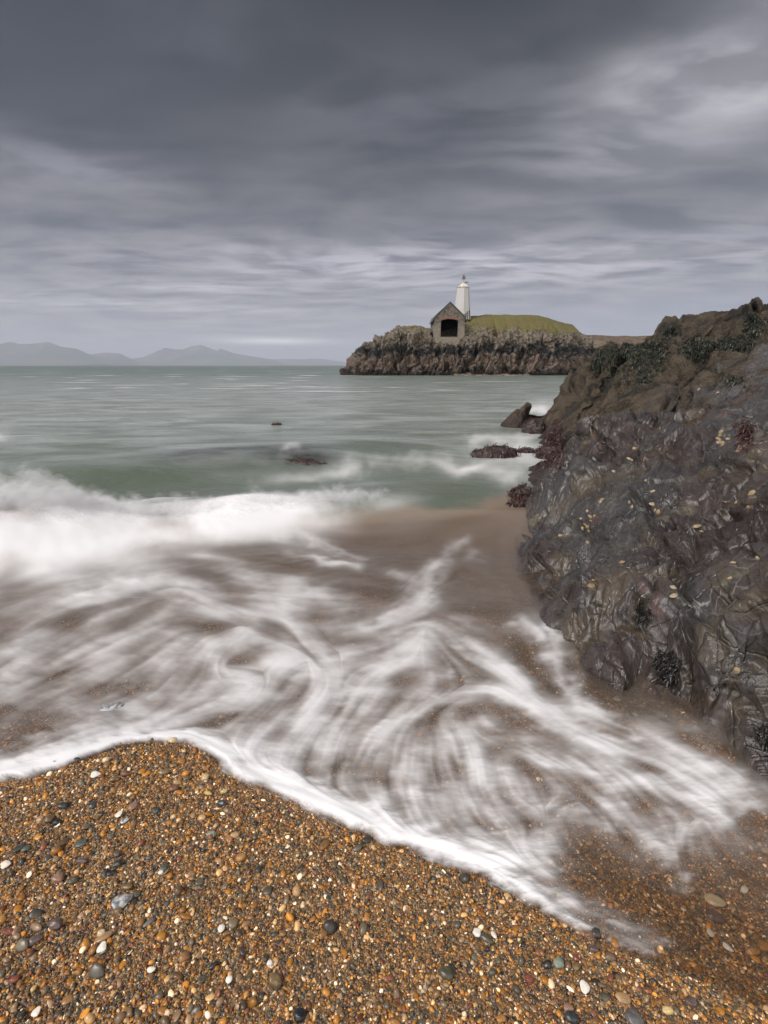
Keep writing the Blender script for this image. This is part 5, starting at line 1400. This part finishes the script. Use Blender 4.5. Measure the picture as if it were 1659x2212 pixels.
scatter(.50, 2.6, .0052, .30, .65, .25, .0023)
scatter(.50, 2.6, .0085, .28, .20, .30, 0, coarse=leftish)
scatter(.50, 2.4, .0140, .22, .028, .34, 0, coarse=leftish)
scatter(.50, 2.4, .0220, .18, .006, .36, 0, coarse=leftish)
scatter(2.6, 3.4, .0105, .35, .75, .1, .0030)
PX = np.concatenate(PX); PY = np.concatenate(PY); PS = np.concatenate(PS); PZ = np.concatenate(PZ)
def sdist(x, y):
    out = np.empty(len(x))
    for i in range(0, len(x), 200000): 
        d, s, _ = seg_dist(x[i:i + 200000], y[i:i + 200000], shore()); out[i:i + 200000] = d * s
    return out
sd_p = sdist(PX, PY)
foot_d, _, _ = seg_dist(PX, PY, foot_line)
fx = np.where(inside_poly(PX, PY, foot_poly), -foot_d, foot_d)
keep = (sd_p < 1.6) & (fx > -.10)
keep &= ~((sd_p > 0.9) & (PS < .008))
PX, PY, PS, PZ = PX[keep], PY[keep], PS[keep], PZ[keep]
n = len(PX); print('stones', n)
gz = ground(PX, PY)
Vp = np.stack([PX, PY, gz + PS * PZ * .8 - .001], -1)
ci = rs.choice(len(PAL), n, p=PW)
colv = PAL[ci] * (1 + .22 * rs.normal(size=(n, 1))).clip(.5, 1.6)
# the bigger ones are seldom white
bigm = (PS > .014) & (ci > 12); colv[bigm] = PAL[rs.choice([2, 3, 4, 5, 10, 11, 12], bigm.sum())]
rot = np.stack([rs.normal(size=n) * .28, rs.normal(size=n) * .28, rs.rand(n) * 6.283], -1)
tiny = PS < .009; rot[tiny, :2] *= 2.2
scl = np.stack([PS * (.9 + .3 * rs.rand(n)), PS * (.9 + .3 * rs.rand(n)), PS * (.8 + .5 * rs.rand(n))], -1)
gme = bpy.data.meshes.new('shingle'); gme.vertices.add(n); gme.vertices.foreach_set('co', Vp.astype(np.float32).ravel())
a = gme.attributes.new('col', 'FLOAT_COLOR', 'POINT'); a.data.foreach_set('color', np.c_[colv, np.ones(n)].astype(np.float32).ravel())
a = gme.attributes.new('rot', 'FLOAT_VECTOR', 'POINT'); a.data.foreach_set('vector', rot.astype(np.float32).ravel())
a = gme.attributes.new('scl', 'FLOAT_VECTOR', 'POINT'); a.data.foreach_set('vector', scl.astype(np.float32).ravel())
a = gme.attributes.new('idx', 'INT', 'POINT'); a.data.foreach_set('value', rs.randint(0, 8, n).astype(np.int32))
shingle = bpy.data.objects.new('shingle', gme); col.objects.link(shingle); gme.materials.append(m_peb)
tag(shingle, 'wet multicoloured shingle of small pebbles, ochre, olive, brown and cream', 'shingle', kind='stuff')
ng = bpy.data.node_groups.new('scatter_pebbles', 'GeometryNodeTree')
ng.interface.new_socket('Geometry', in_out='INPUT', socket_type='NodeSocketGeometry'); ng.interface.new_socket('Geometry', in_out='OUTPUT', socket_type='NodeSocketGeometry')
N_ = ng.nodes; L_ = ng.links
gi_ = N_.new('NodeGroupInput'); go_ = N_.new('NodeGroupOutput'); ip = N_.new('GeometryNodeInstanceOnPoints'); ci_ = N_.new('GeometryNodeCollectionInfo')
ci_.inputs['Collection'].default_value = src_c; ci_.inputs['Separate Children'].default_value = True; ci_.inputs['Reset Children'].default_value = True
def na_(name, dt):
    q = N_.new('GeometryNodeInputNamedAttribute'); q.data_type = dt; q.inputs['Name'].default_value = name; return q.outputs['Attribute']
L_.new(gi_.outputs[0], ip.inputs['Points']); L_.new(ci_.outputs[0], ip.inputs['Instance']); ip.inputs['Pick Instance'].default_value = True
L_.new(na_('idx', 'INT'), ip.inputs['Instance Index']); L_.new(na_('scl', 'FLOAT_VECTOR'), ip.inputs['Scale'])
e2r = N_.new('FunctionNodeEulerToRotation'); L_.new(na_('rot', 'FLOAT_VECTOR'), e2r.inputs[0]); L_.new(e2r.outputs[0], ip.inputs['Rotation'])
L_.new(ip.outputs[0], go_.inputs[0])
md_ = shingle.modifiers.new('scatter', 'NODES'); md_.node_group = ng

# ------------------------------------------------------------------ spray thrown up along the breaking crest
m_spray, nt = material('salt_spray')
tr = nt.new('ShaderNodeBsdfTransparent'); df = nt.new('ShaderNodeBsdfDiffuse', inp={'Color': (.96, .95, .96)}); tl = nt.new('ShaderNodeBsdfTranslucent', inp={'Color': (.96, .95, .96)})
m1 = nt.new('ShaderNodeMixShader'); m1.inputs[0].default_value = .5; nt.l.new(df.outputs[0], m1.inputs[1]); nt.l.new(tl.outputs[0], m1.inputs[2])
m2 = nt.new('ShaderNodeMixShader'); m2.inputs[0].default_value = .042; nt.l.new(tr.outputs[0], m2.inputs[1]); nt.l.new(m1.outputs[0], m2.inputs[2])
nt.l.new(m2.outputs[0], nt.out.inputs[0])
rs = np.random.RandomState(77)
n = 7000
xs = -3.9 + 4.1 * rs.rand(n); cy = np.interp(xs, [p[0] for p in CREST], [p[1] for p in CREST])
hs = .05 + .30 * np.exp(-((xs + 2.72) / .34) ** 2) + .07 * np.exp(-((xs + 1.9) / .35) ** 2) + .05 * np.exp(-((xs + .7) / .5) ** 2)
up_ = rs.exponential(size=n) * .42 * hs; keep = (up_ < 1.25 * hs)
off = rs.normal(size=n) * .13 + .10 - .35 * up_
xs2 = xs - .35 * up_; ys2 = cy + off
wsp = fbm(xs2 * 5 + up_ * 3, up_ * 3.5, oct=3); keep &= wsp > -.12 + .5 * (up_ / hs - .5) * .5
keep &= rs.rand(n) < (.35 + .65 * (hs > .12)) * sstep(.3, -.6, xs)
xs2, ys2, up_ = xs2[keep], ys2[keep], up_[keep]
zs2 = water_z(xs2, ys2) + up_
m = len(xs2); print('spray', m)
bm = bmesh.new(); bmesh.ops.create_icosphere(bm, subdivisions=1, radius=1.0); SV = np.array([v.co[:] for v in bm.verts]); SF = np.array([[v.index for v in f.verts] for f in bm.faces]); bm.free()
rr_ = .030 + .035 * rs.rand(m)
el = np.stack([rr_, rr_, rr_ * 1.1], -1)
tilt = .35
Vs = SV[None] * el[:, None, :]; Vs[..., 0] -= Vs[..., 2] * tilt
Vs = Vs + np.stack([xs2, ys2, zs2], -1)[:, None, :]
Fs_ = SF[None] + (np.arange(m) * len(SV))[:, None, None]
sp_o = mesh_np('spray', Vs.reshape(-1, 3), Fs_.reshape(-1, 3), m_spray); tag(sp_o, 'white spray blown up along the crest of the breaking wave', 'spray', kind='stuff')
# ------------------------------------------------------------------ the bigger stones and shells, one by one
def stone_material(rgb, rgb2=None, rough=.34):
    m, nt = material('pebble_skin')
    k = tuple(min(1, x * 1.5 + .012) for x in rgb) if rgb2 is None else rgb2
    c = nt.mix(nt.rng(nt.noise(nt.pos, 55, 5, .65), .38, .64), rgb, k)
    c = nt.mix(nt.math('MULTIPLY', nt.rng(nt.noise(nt.pos, 420, 3, .6), .60, .70), .35), c, tuple(x * .4 for x in rgb))
    nt.put(nt.b.inputs['Base Color'], c); nt.b.inputs['Roughness'].default_value = rough
    nt.put(nt.b.inputs['Normal'], nt.bump(nt.noise(nt.pos, 300, 4), .25, .002))
    return m
COLS = dict(brown=((.10,.062,.034),), olive=((.062,.056,.036),), dolive=((.036,.036,.027),), cream=((.50,.36,.20),(.62,.50,.34)), yellow=((.50,.32,.10),(.62,.46,.22)), slate=((.028,.030,.032),), black=((.012,.013,.015),),
    orange=((.34,.15,.035),(.42,.22,.07)), rbrown=((.12,.055,.035),), red=((.16,.045,.028),), purple=((.085,.055,.048),), tan=((.28,.17,.08),), white=((.66,.60,.50),(.75,.72,.66)), green=((.06,.068,.055),), pgreen=((.16,.19,.15),(.26,.29,.23)),
    pink=((.24,.13,.09),(.32,.20,.14)), peach=((.45,.24,.13),), grey=((.085,.08,.075),), ochre=((.22,.13,.05),(.12,.09,.05)))
MATS = {k: stone_material(*v) for k, v in COLS.items()}
PEB = [  # survey: frame (7 or 8), x, y, length, flatness, angle, colour, label
 (7,405,178,64,(1.25,.9,.6),0,'brown','smooth brown oval pebble at the foam edge, farthest out on the shingle spit'),
 (7,412,206,44,(1.3,.8,.5),10,'slate','dark flat pebble tucked just below the brown oval one at the foam edge'),
 (7,575,213,44,(1.1,.95,.8),20,'cream','round cream pebble near the foam at the top of the shingle'),
 (7,935,105,48,(1.2,.9,.7),20,'cream','cream pebble half reached by the foam at the crown of the shingle'),
 (7,1110,307,44,(1.05,1,.8),0,'cream','pale round pebble with a tan side on the upper shingle'),
 (7,1125,387,50,(1.5,.8,.6),-15,'yellow','long pale-yellow pebble lying flat on the upper shingle'),
 (7,1210,379,40,(1.25,.8,.7),20,'yellow','small yellowish pebble beside the long pale-yellow one'),
 (7,345,455,72,(1.4,.85,.6),5,'slate','dark slate oval pebble, the widest dark stone on the upper shingle'),
 (7,270,525,62,(1.1,1.0,.6),-10,'brown','rounded triangular brown pebble with a pale rim'),
 (7,222,532,42,(1.1,.95,.7),30,'tan','tan round pebble touching the triangular one'),
 (7,308,545,52,(1.2,.85,.6),20,'black','glossy black pebble under the triangular one'),
 (7,505,455,46,(1.05,.95,.6),60,'slate','dark grey rounded pebble on the upper shingle between two brown ones'),
 (7,840,482,60,(1.3,.85,.6),-20,'dolive','dark olive pebble in the middle of the upper shingle'),
 (7,1200,441,62,(1.35,.85,.6),-25,'slate','blackish-green pebble closest to the foam lobe'),
 (7,940,361,60,(1.35,.85,.6),5,'rbrown','warm brown oval pebble on the upper shingle'),
 (7,720,458,62,(1.25,.9,.55),55,'pink','orange-brown upright slab pebble on the upper shingle'),
 (7,620,312,56,(1.4,.8,.6),15,'ochre','mottled ochre oval pebble near the crown'),
 (7,885,273,72,(1.6,.7,.5),15,'ochre','long olive-ochre pebble just below the crown'),
 (7,680,282,56,(1.3,.9,.6),10,'rbrown','reddish-brown pebble just below the crown'),
 (7,336,655,78,(1.6,.8,.5),50,'brown','long brown pebble slanting up the shingle'),
 (7,437,656,70,(1.3,.95,.35),10,'green','flat grey-green slab pebble'),
 (7,108,682,72,(1.3,.9,.5),40,'dolive','dark olive pebble, the larger of two leaning together'),
 (7,142,688,50,(1.2,.9,.5),20,'green','dark green pebble, the smaller of two leaning together'),
 (7,445,754,66,(1.4,.75,.6),15,'purple','maroon-brown oval pebble beside a curled stalk'),
 (7,635,768,62,(1.3,.85,.6),15,'dolive','smooth dark olive oval pebble in the middle of the shingle'),
 (7,605,818,56,(1.4,.75,.5),25,'black','shiny black pebble below the olive oval one'),
 (7,635,718,46,(1.0,1.0,.7),0,'purple','speckled purple-grey round pebble'),
 (7,1304,735,64,(1.3,.95,.7),10,'orange','bright orange pebble, the largest orange one mid shingle'),
 (7,1143,612,60,(1.25,.85,.6),-10,'pgreen','mottled grey-green and white pebble'),
 (7,318,850,62,(1.2,.95,.7),0,'pink','blocky pinkish-brown pebble on the middle shingle'),
 (7,400,858,60,(1.15,.9,.6),20,'olive','grey-olive pebble next to the blocky pinkish one'),
 (7,870,820,32,(1.1,1,.8),0,'white','small clean white pebble mid shingle'),
 (7,690,893,64,(1.4,.8,.55),-5,'ochre','two-tone olive and ochre pebble above the mussel shell'),
 (7,741,933,46,(1.1,.95,.5),20,'olive','round olive pebble just above the mussel shell'),
 (7,12,1076,56,(1.1,1,.8),0,'orange','orange pebble at the edge of the shingle beyond a red one'),
 (7,305,1096,82,(1.2,.9,.65),-10,'purple','big smooth purple-brown pebble with a waist'),
 (7,192,1178,84,(1.5,.85,.5),35,'purple','big flat grey-brown oval pebble lying aslant'),
 (7,52,1135,66,(1.4,.75,.5),15,'red','brick-red pebble beside the slanting grey-brown oval'),
 (7,550,1145,48,(1.2,.9,.7),10,'cream','cream pebble lying alone on the lower shingle'),
 (7,805,1084,70,(1.6,.7,.4),30,'grey','brown-grey wedge-shaped pebble below the mussel shell'),
 (7,985,1275,54,(1.3,.9,.4),20,'olive','flat khaki pebble on the fine shingle'),
 (7,1488,1405,82,(1.1,.95,.8),-10,'ochre','big round ochre-brown pebble on the fine shingle'),
 (7,1457,1310,36,(1.1,1,.8),0,'white','small white round pebble above the big ochre-brown one'),
 (7,1617,1590,76,(1.1,1,.7),0,'black','big black angular pebble at the nearest edge of the beach'),
 (7,185,1446,36,(1.1,.8,.7),60,'yellow','bright yellow pebble on the near shingle'),
 (7,82,1393,54,(1.2,.9,.6),20,'red','dark red pebble near the corner of the beach'),
 (7,1395,800,42,(1.0,.8,.5),70,'dolive','dark olive pebble right of the bright orange one'),
 (7,888,790,48,(1.0,.8,.5),-60,'green','grey-green pebble standing by a small white one'),
 (8,450,880,40,(1.1,.95,.7),0,'white','clean white angular pebble touching an olive one'),
 (8,490,901,60,(1.4,.8,.5),-20,'olive','olive-brown pebble touching the clean white one'),
 (8,322,1046,72,(1.3,.9,.6),-10,'olive','large angular olive-brown pebble, flat-topped'),
 (8,788,1004,50,(1.15,.95,.6),0,'pgreen','pale green mottled pebble on the near beach'),
 (8,667,1074,38,(1.1,1,.8),0,'red','dark red knobbly pebble left of the pale green one'),
 (8,862,1019,40,(1.1,.9,.6),10,'ochre','brown striped pebble just below the pale green one'),
 (8,862,986,30,(1.1,.9,.7),10,'red','small orange-red pebble touching the brown striped one'),
 (8,1230,861,44,(1.3,.85,.6),-10,'ochre','honey-brown oval pebble just beyond the last foam'),
 (8,1003,979,52,(1.3,.8,.6),0,'brown','brown oval pebble on the upper side of the near beach'),
 (8,935,944,44,(1.3,.8,.5),-25,'purple','purple-brown flat pebble below the fading foam'),
 (8,1595,957,64,(1.5,.8,.6),-5,'orange','orange-brown long pebble near the clear water'),
 (8,1241,1203,50,(1.2,.8,.7),-5,'yellow','pale yellow oval pebble at the nearest edge of the beach'),
 (8,829,1193,46,(1.2,.85,.7),0,'pink','pinkish-brown pebble resting against a dark one'),
 (8,843,1232,62,(1.2,.95,.6),0,'slate','dark grey pebble under the pinkish-brown one'),
 (8,551,1236,48,(1.3,.8,.6),15,'orange','orange pebble at the very edge of the near beach'),
 (8,1100,1236,80,(1.2,1,.6),0,'grey','large grey banded pebble cut by the nearest edge'),
 (8,1056,1148,62,(1.3,.9,.4),-25,'tan','flat tan pebble above the large grey banded one'),
 (8,1338,1163,54,(1.3,.85,.5),-15,'purple','dark purple pebble in the near corner by the water'),
 (8,978,1145,50,(1.3,.8,.5),0,'olive','flat olive pebble left of the flat tan one'),
 (8,1437,812,80,(1.3,.9,.5),-20,'purple','large dull purple-brown stone under clear water'),
 (8,1436,742,86,(1.2,.9,.35),-25,'cream','large flat cream stone lying under clear water'),
 (8,1560,700,36,(1,.8,.5),30,'white','bright white chip under the clear water near the slate'),
 (8,1650,540,44,(1.2,.9,.6),0,'cream','cream pebble under the clear water at the foot of the slate'),
 (8,1640,935,60,(1.3,.9,.6),0,'orange','rusty orange pebble in the corner by the clear water'),
 (8,215,437,38,(1.15,.9,.6),0,'peach','orange pebble showing through the foam edge'),
 (8,90,366,34,(1,.9,.6),0,'pgreen','small green pebble in a hole of the foam'),
 (8,145,265,66,(1.3,.9,.6),10,'peach','large salmon-coloured pebble veiled by running foam'),
]
def to_disp(fr, x, y): return (.4 * x, 1559.5 + .4 * y, .4) if fr == 7 else (796 + .52 * x, 1559.5 + .52 * y, .52)
for i, (fr, x, y, ln, fl, ang, cn, lab) in enumerate(PEB):
    dx, dy, k = to_disp(fr, x, y)
    gx_, gy_ = hit(np.array([dx]), np.array([dy + ln * k * .10]), ground); gx_, gy_ = float(gx_[0]), float(gy_[0]); gz_ = float(ground(np.array([gx_]), np.array([gy_]))[0])
    dist = gy_ * CP + (CAMZ - gz_) * SP
    s = ln * k * .46293 / FPX * dist / fl[0] * .88
    me = pebble_mesh('pebble', 40 + i, fl, 4, .22, MATS[cn])
    o = bpy.data.objects.new('pebble', me); col.objects.link(o); o.location = (gx_, gy_, gz_ + s * fl[2] * .30 + .003); o.scale = (s, s, s)
    o.rotation_euler = (R(6 * math.sin(i * 2.3)), R(6 * math.cos(i * 1.7)), R(ang) + .12 * math.sin(i))
    tag(o, lab, 'pebble', 'larger pebbles on the shingle')

# shells: thin curved valves
m_mus, nt = material('mussel_shell_surface')
nt.put(nt.b.inputs['Base Color'], nt.mix(nt.rng(nt.noise(nt.map(nt.pos, (1, 1, 1)), 70, 4, .6), .42, .6), (.42, .40, .37), (.09, .10, .12))); nt.b.inputs['Roughness'].default_value = .25
m_shell, nt = material('white_shell_surface')
nt.put(nt.b.inputs['Base Color'], nt.mix(nt.noise(nt.pos, 160, 3), (.58, .50, .40), (.78, .74, .68))); nt.b.inputs['Roughness'].default_value = .45
def valve(ln, wd, hgt, taper, mat, seed, thick=.0012):
    nr, nc = 9, 20; V = []
    for lay in (0, 1):
        for i in range(nr):
            r = i / (nr - 1)
            for j in range(nc):
                a = 2 * math.pi * j / nc
                x = math.cos(a) * r; y = math.sin(a) * r * (1 - taper * math.cos(a))
                z = hgt * (1 - r * r) * (1 + .3 * math.cos(a)) - lay * thick
                wob = 1 + .05 * math.sin(3 * a + seed) + .03 * math.sin(7 * a + seed)
                V.append((x * ln / 2 * wob, y * wd / 2 * wob, z))
    F = []
    for lay in (0, 1):
        o_ = lay * nr * nc
        for i in range(nr - 1):
            for j in range(nc):
                q = (o_ + i * nc + j, o_ + (i + 1) * nc + j, o_ + (i + 1) * nc + (j + 1) % nc, o_ + i * nc + (j + 1) % nc)
                F.append(q if lay == 0 else q[::-1])
    e = (nr - 1) * nc; F += [(e + j, nr * nc + e + j, nr * nc + e + (j + 1) % nc, e + (j + 1) % nc) for j in range(nc)]
    return mesh_np('shell', V, F, mat)
SHELLS = [(7,664,980,100,.42,.35,28,m_mus,'long pale mussel shell with blue-grey streaks on the shingle','mussel_shell'),(7,520,294,50,.45,.4,10,m_shell,'cream shell sliver near the crown of the shingle','shell_fragment'),
 (7,37,782,42,.6,.3,20,m_shell,'white shell fragment toward the edge of the shingle','shell_fragment'),(7,645,510,30,.8,.1,-30,m_shell,'white angular shell chip on the upper shingle','shell_fragment'),(7,676,544,40,.5,.3,25,m_mus,'small silvery mussel shell below the white angular chip','mussel_shell'),
 (7,1240,1405,34,.6,.3,30,m_shell,'white shell chip near the big ochre-brown pebble','shell_fragment'),(7,820,1352,42,.4,.2,5,m_shell,'yellowish curled shell piece on the near shingle','shell_fragment'),(8,897,1113,38,.7,.2,-10,m_shell,'cream fan-shaped shell chip on the near beach','shell_fragment'),
 (7,555,1233,44,.7,.3,-20,m_shell,'ivory shell piece with a notch on the lower shingle','shell_fragment'),(7,200,1583,40,.7,.3,-40,m_shell,'ivory triangular shell chip at the nearest edge','shell_fragment'),(7,1198,1128,36,.6,.2,50,m_shell,'white shell chip standing among fine brown grit','shell_fragment'),
 (8,520,896,30,.35,.2,-60,m_shell,'thin white shell splinter next to the olive-brown pebble','shell_fragment'),(8,1418,886,30,.6,.2,80,m_shell,'pointed white shell chip standing up by the clear water','shell_fragment'),(8,1490,948,38,.35,.2,-50,m_shell,'narrow white shell sliver by the clear water','shell_fragment')]
for i, (fr, x, y, ln, wr_, tp, ang, mt, lab, nm) in enumerate(SHELLS):
    dx, dy, k = to_disp(fr, x, y)
    a_, b_ = hit(np.array([dx]), np.array([dy]), ground); a_, b_ = float(a_[0]), float(b_[0]); g_ = float(ground(np.array([a_]), np.array([b_]))[0])
    s = ln * k * .46293 / FPX * (b_ * CP + (CAMZ - g_) * SP)
    o = valve(s * 1.05, s * wr_ * 1.6, s * .10, tp, mt, i); o.name = nm
    o.location = (a_, b_, g_ + .0085); o.rotation_euler = (R(14), R(6 * math.sin(i)), R(ang)); tag(o, lab, 'shell', 'shells on the shingle')
# pale flat stone glinting in the thin swash
a_, b_ = hit(np.array([241.]), np.array([1540.]), ground)
m_q, nt = material('quartz_skin'); nt.put(nt.b.inputs['Base Color'], nt.mix(nt.rng(nt.noise(nt.pos, 60, 5, .7), .45, .55), (.45, .44, .45), (.16, .15, .16))); nt.b.inputs['Roughness'].default_value = .2
o = bpy.data.objects.new('pale_stone', pebble_mesh('pale_stone', 99, (1.5, .9, .4), 4, .3, m_q)); col.objects.link(o); o.scale = (.055,) * 3
o.location = (float(a_[0]), float(b_[0]), float(ground(a_, b_)[0]) + .022); o.rotation_euler = (0, 0, .25); tag(o, 'pale grey veined stone standing out of the thin swash, away from the dry shingle', 'stone')
# curled stalk
m_stk, nt = material('dry_stalk'); nt.put(nt.b.inputs['Base Color'], nt.mix(nt.noise(nt.pos, 90, 3), (.42, .30, .16), (.55, .44, .28)))
mb = MB(); pts = []
for t in np.linspace(0, 1, 16):
    x = 215 + 70 * t; y = 805 - 45 * t ** 1.6 + 8 * math.sin(t * 6); a_, b_ = hit(np.array([.4 * x]), np.array([1559.5 + .4 * y]), ground); pts.append((float(a_[0]), float(b_[0]), float(ground(a_, b_)[0]) + .011))
for p, q in zip(pts[:-1], pts[1:]): mb.tube(p, q, .0011, .0011, 6)
o = mb.build('dry_stalk', m_stk, None, True); tag(o, 'thin curled dry stalk lying beside the maroon-brown oval pebble', 'stalk')

# ------------------------------------------------------------------ air
m_haze = bpy.data.materials.new('sea_air'); m_haze.use_nodes = True; nt = NT(m_haze.node_tree); nt.n.remove(nt.n['Principled BSDF'])
pv = nt.new('ShaderNodeVolumePrincipled'); pv.inputs['Color'].default_value = (.80, .86, 1.0, 1); pv.inputs['Density'].default_value = 0.00007; pv.inputs['Anisotropy'].default_value = 0.0
nt.l.new(pv.outputs[0], nt.n['Material Output'].inputs['Volume'])
hz = MB().box(-24000, 24000, -2500, 22500, -6, 760).build('haze', m_haze); tag(hz, kind='stuff')
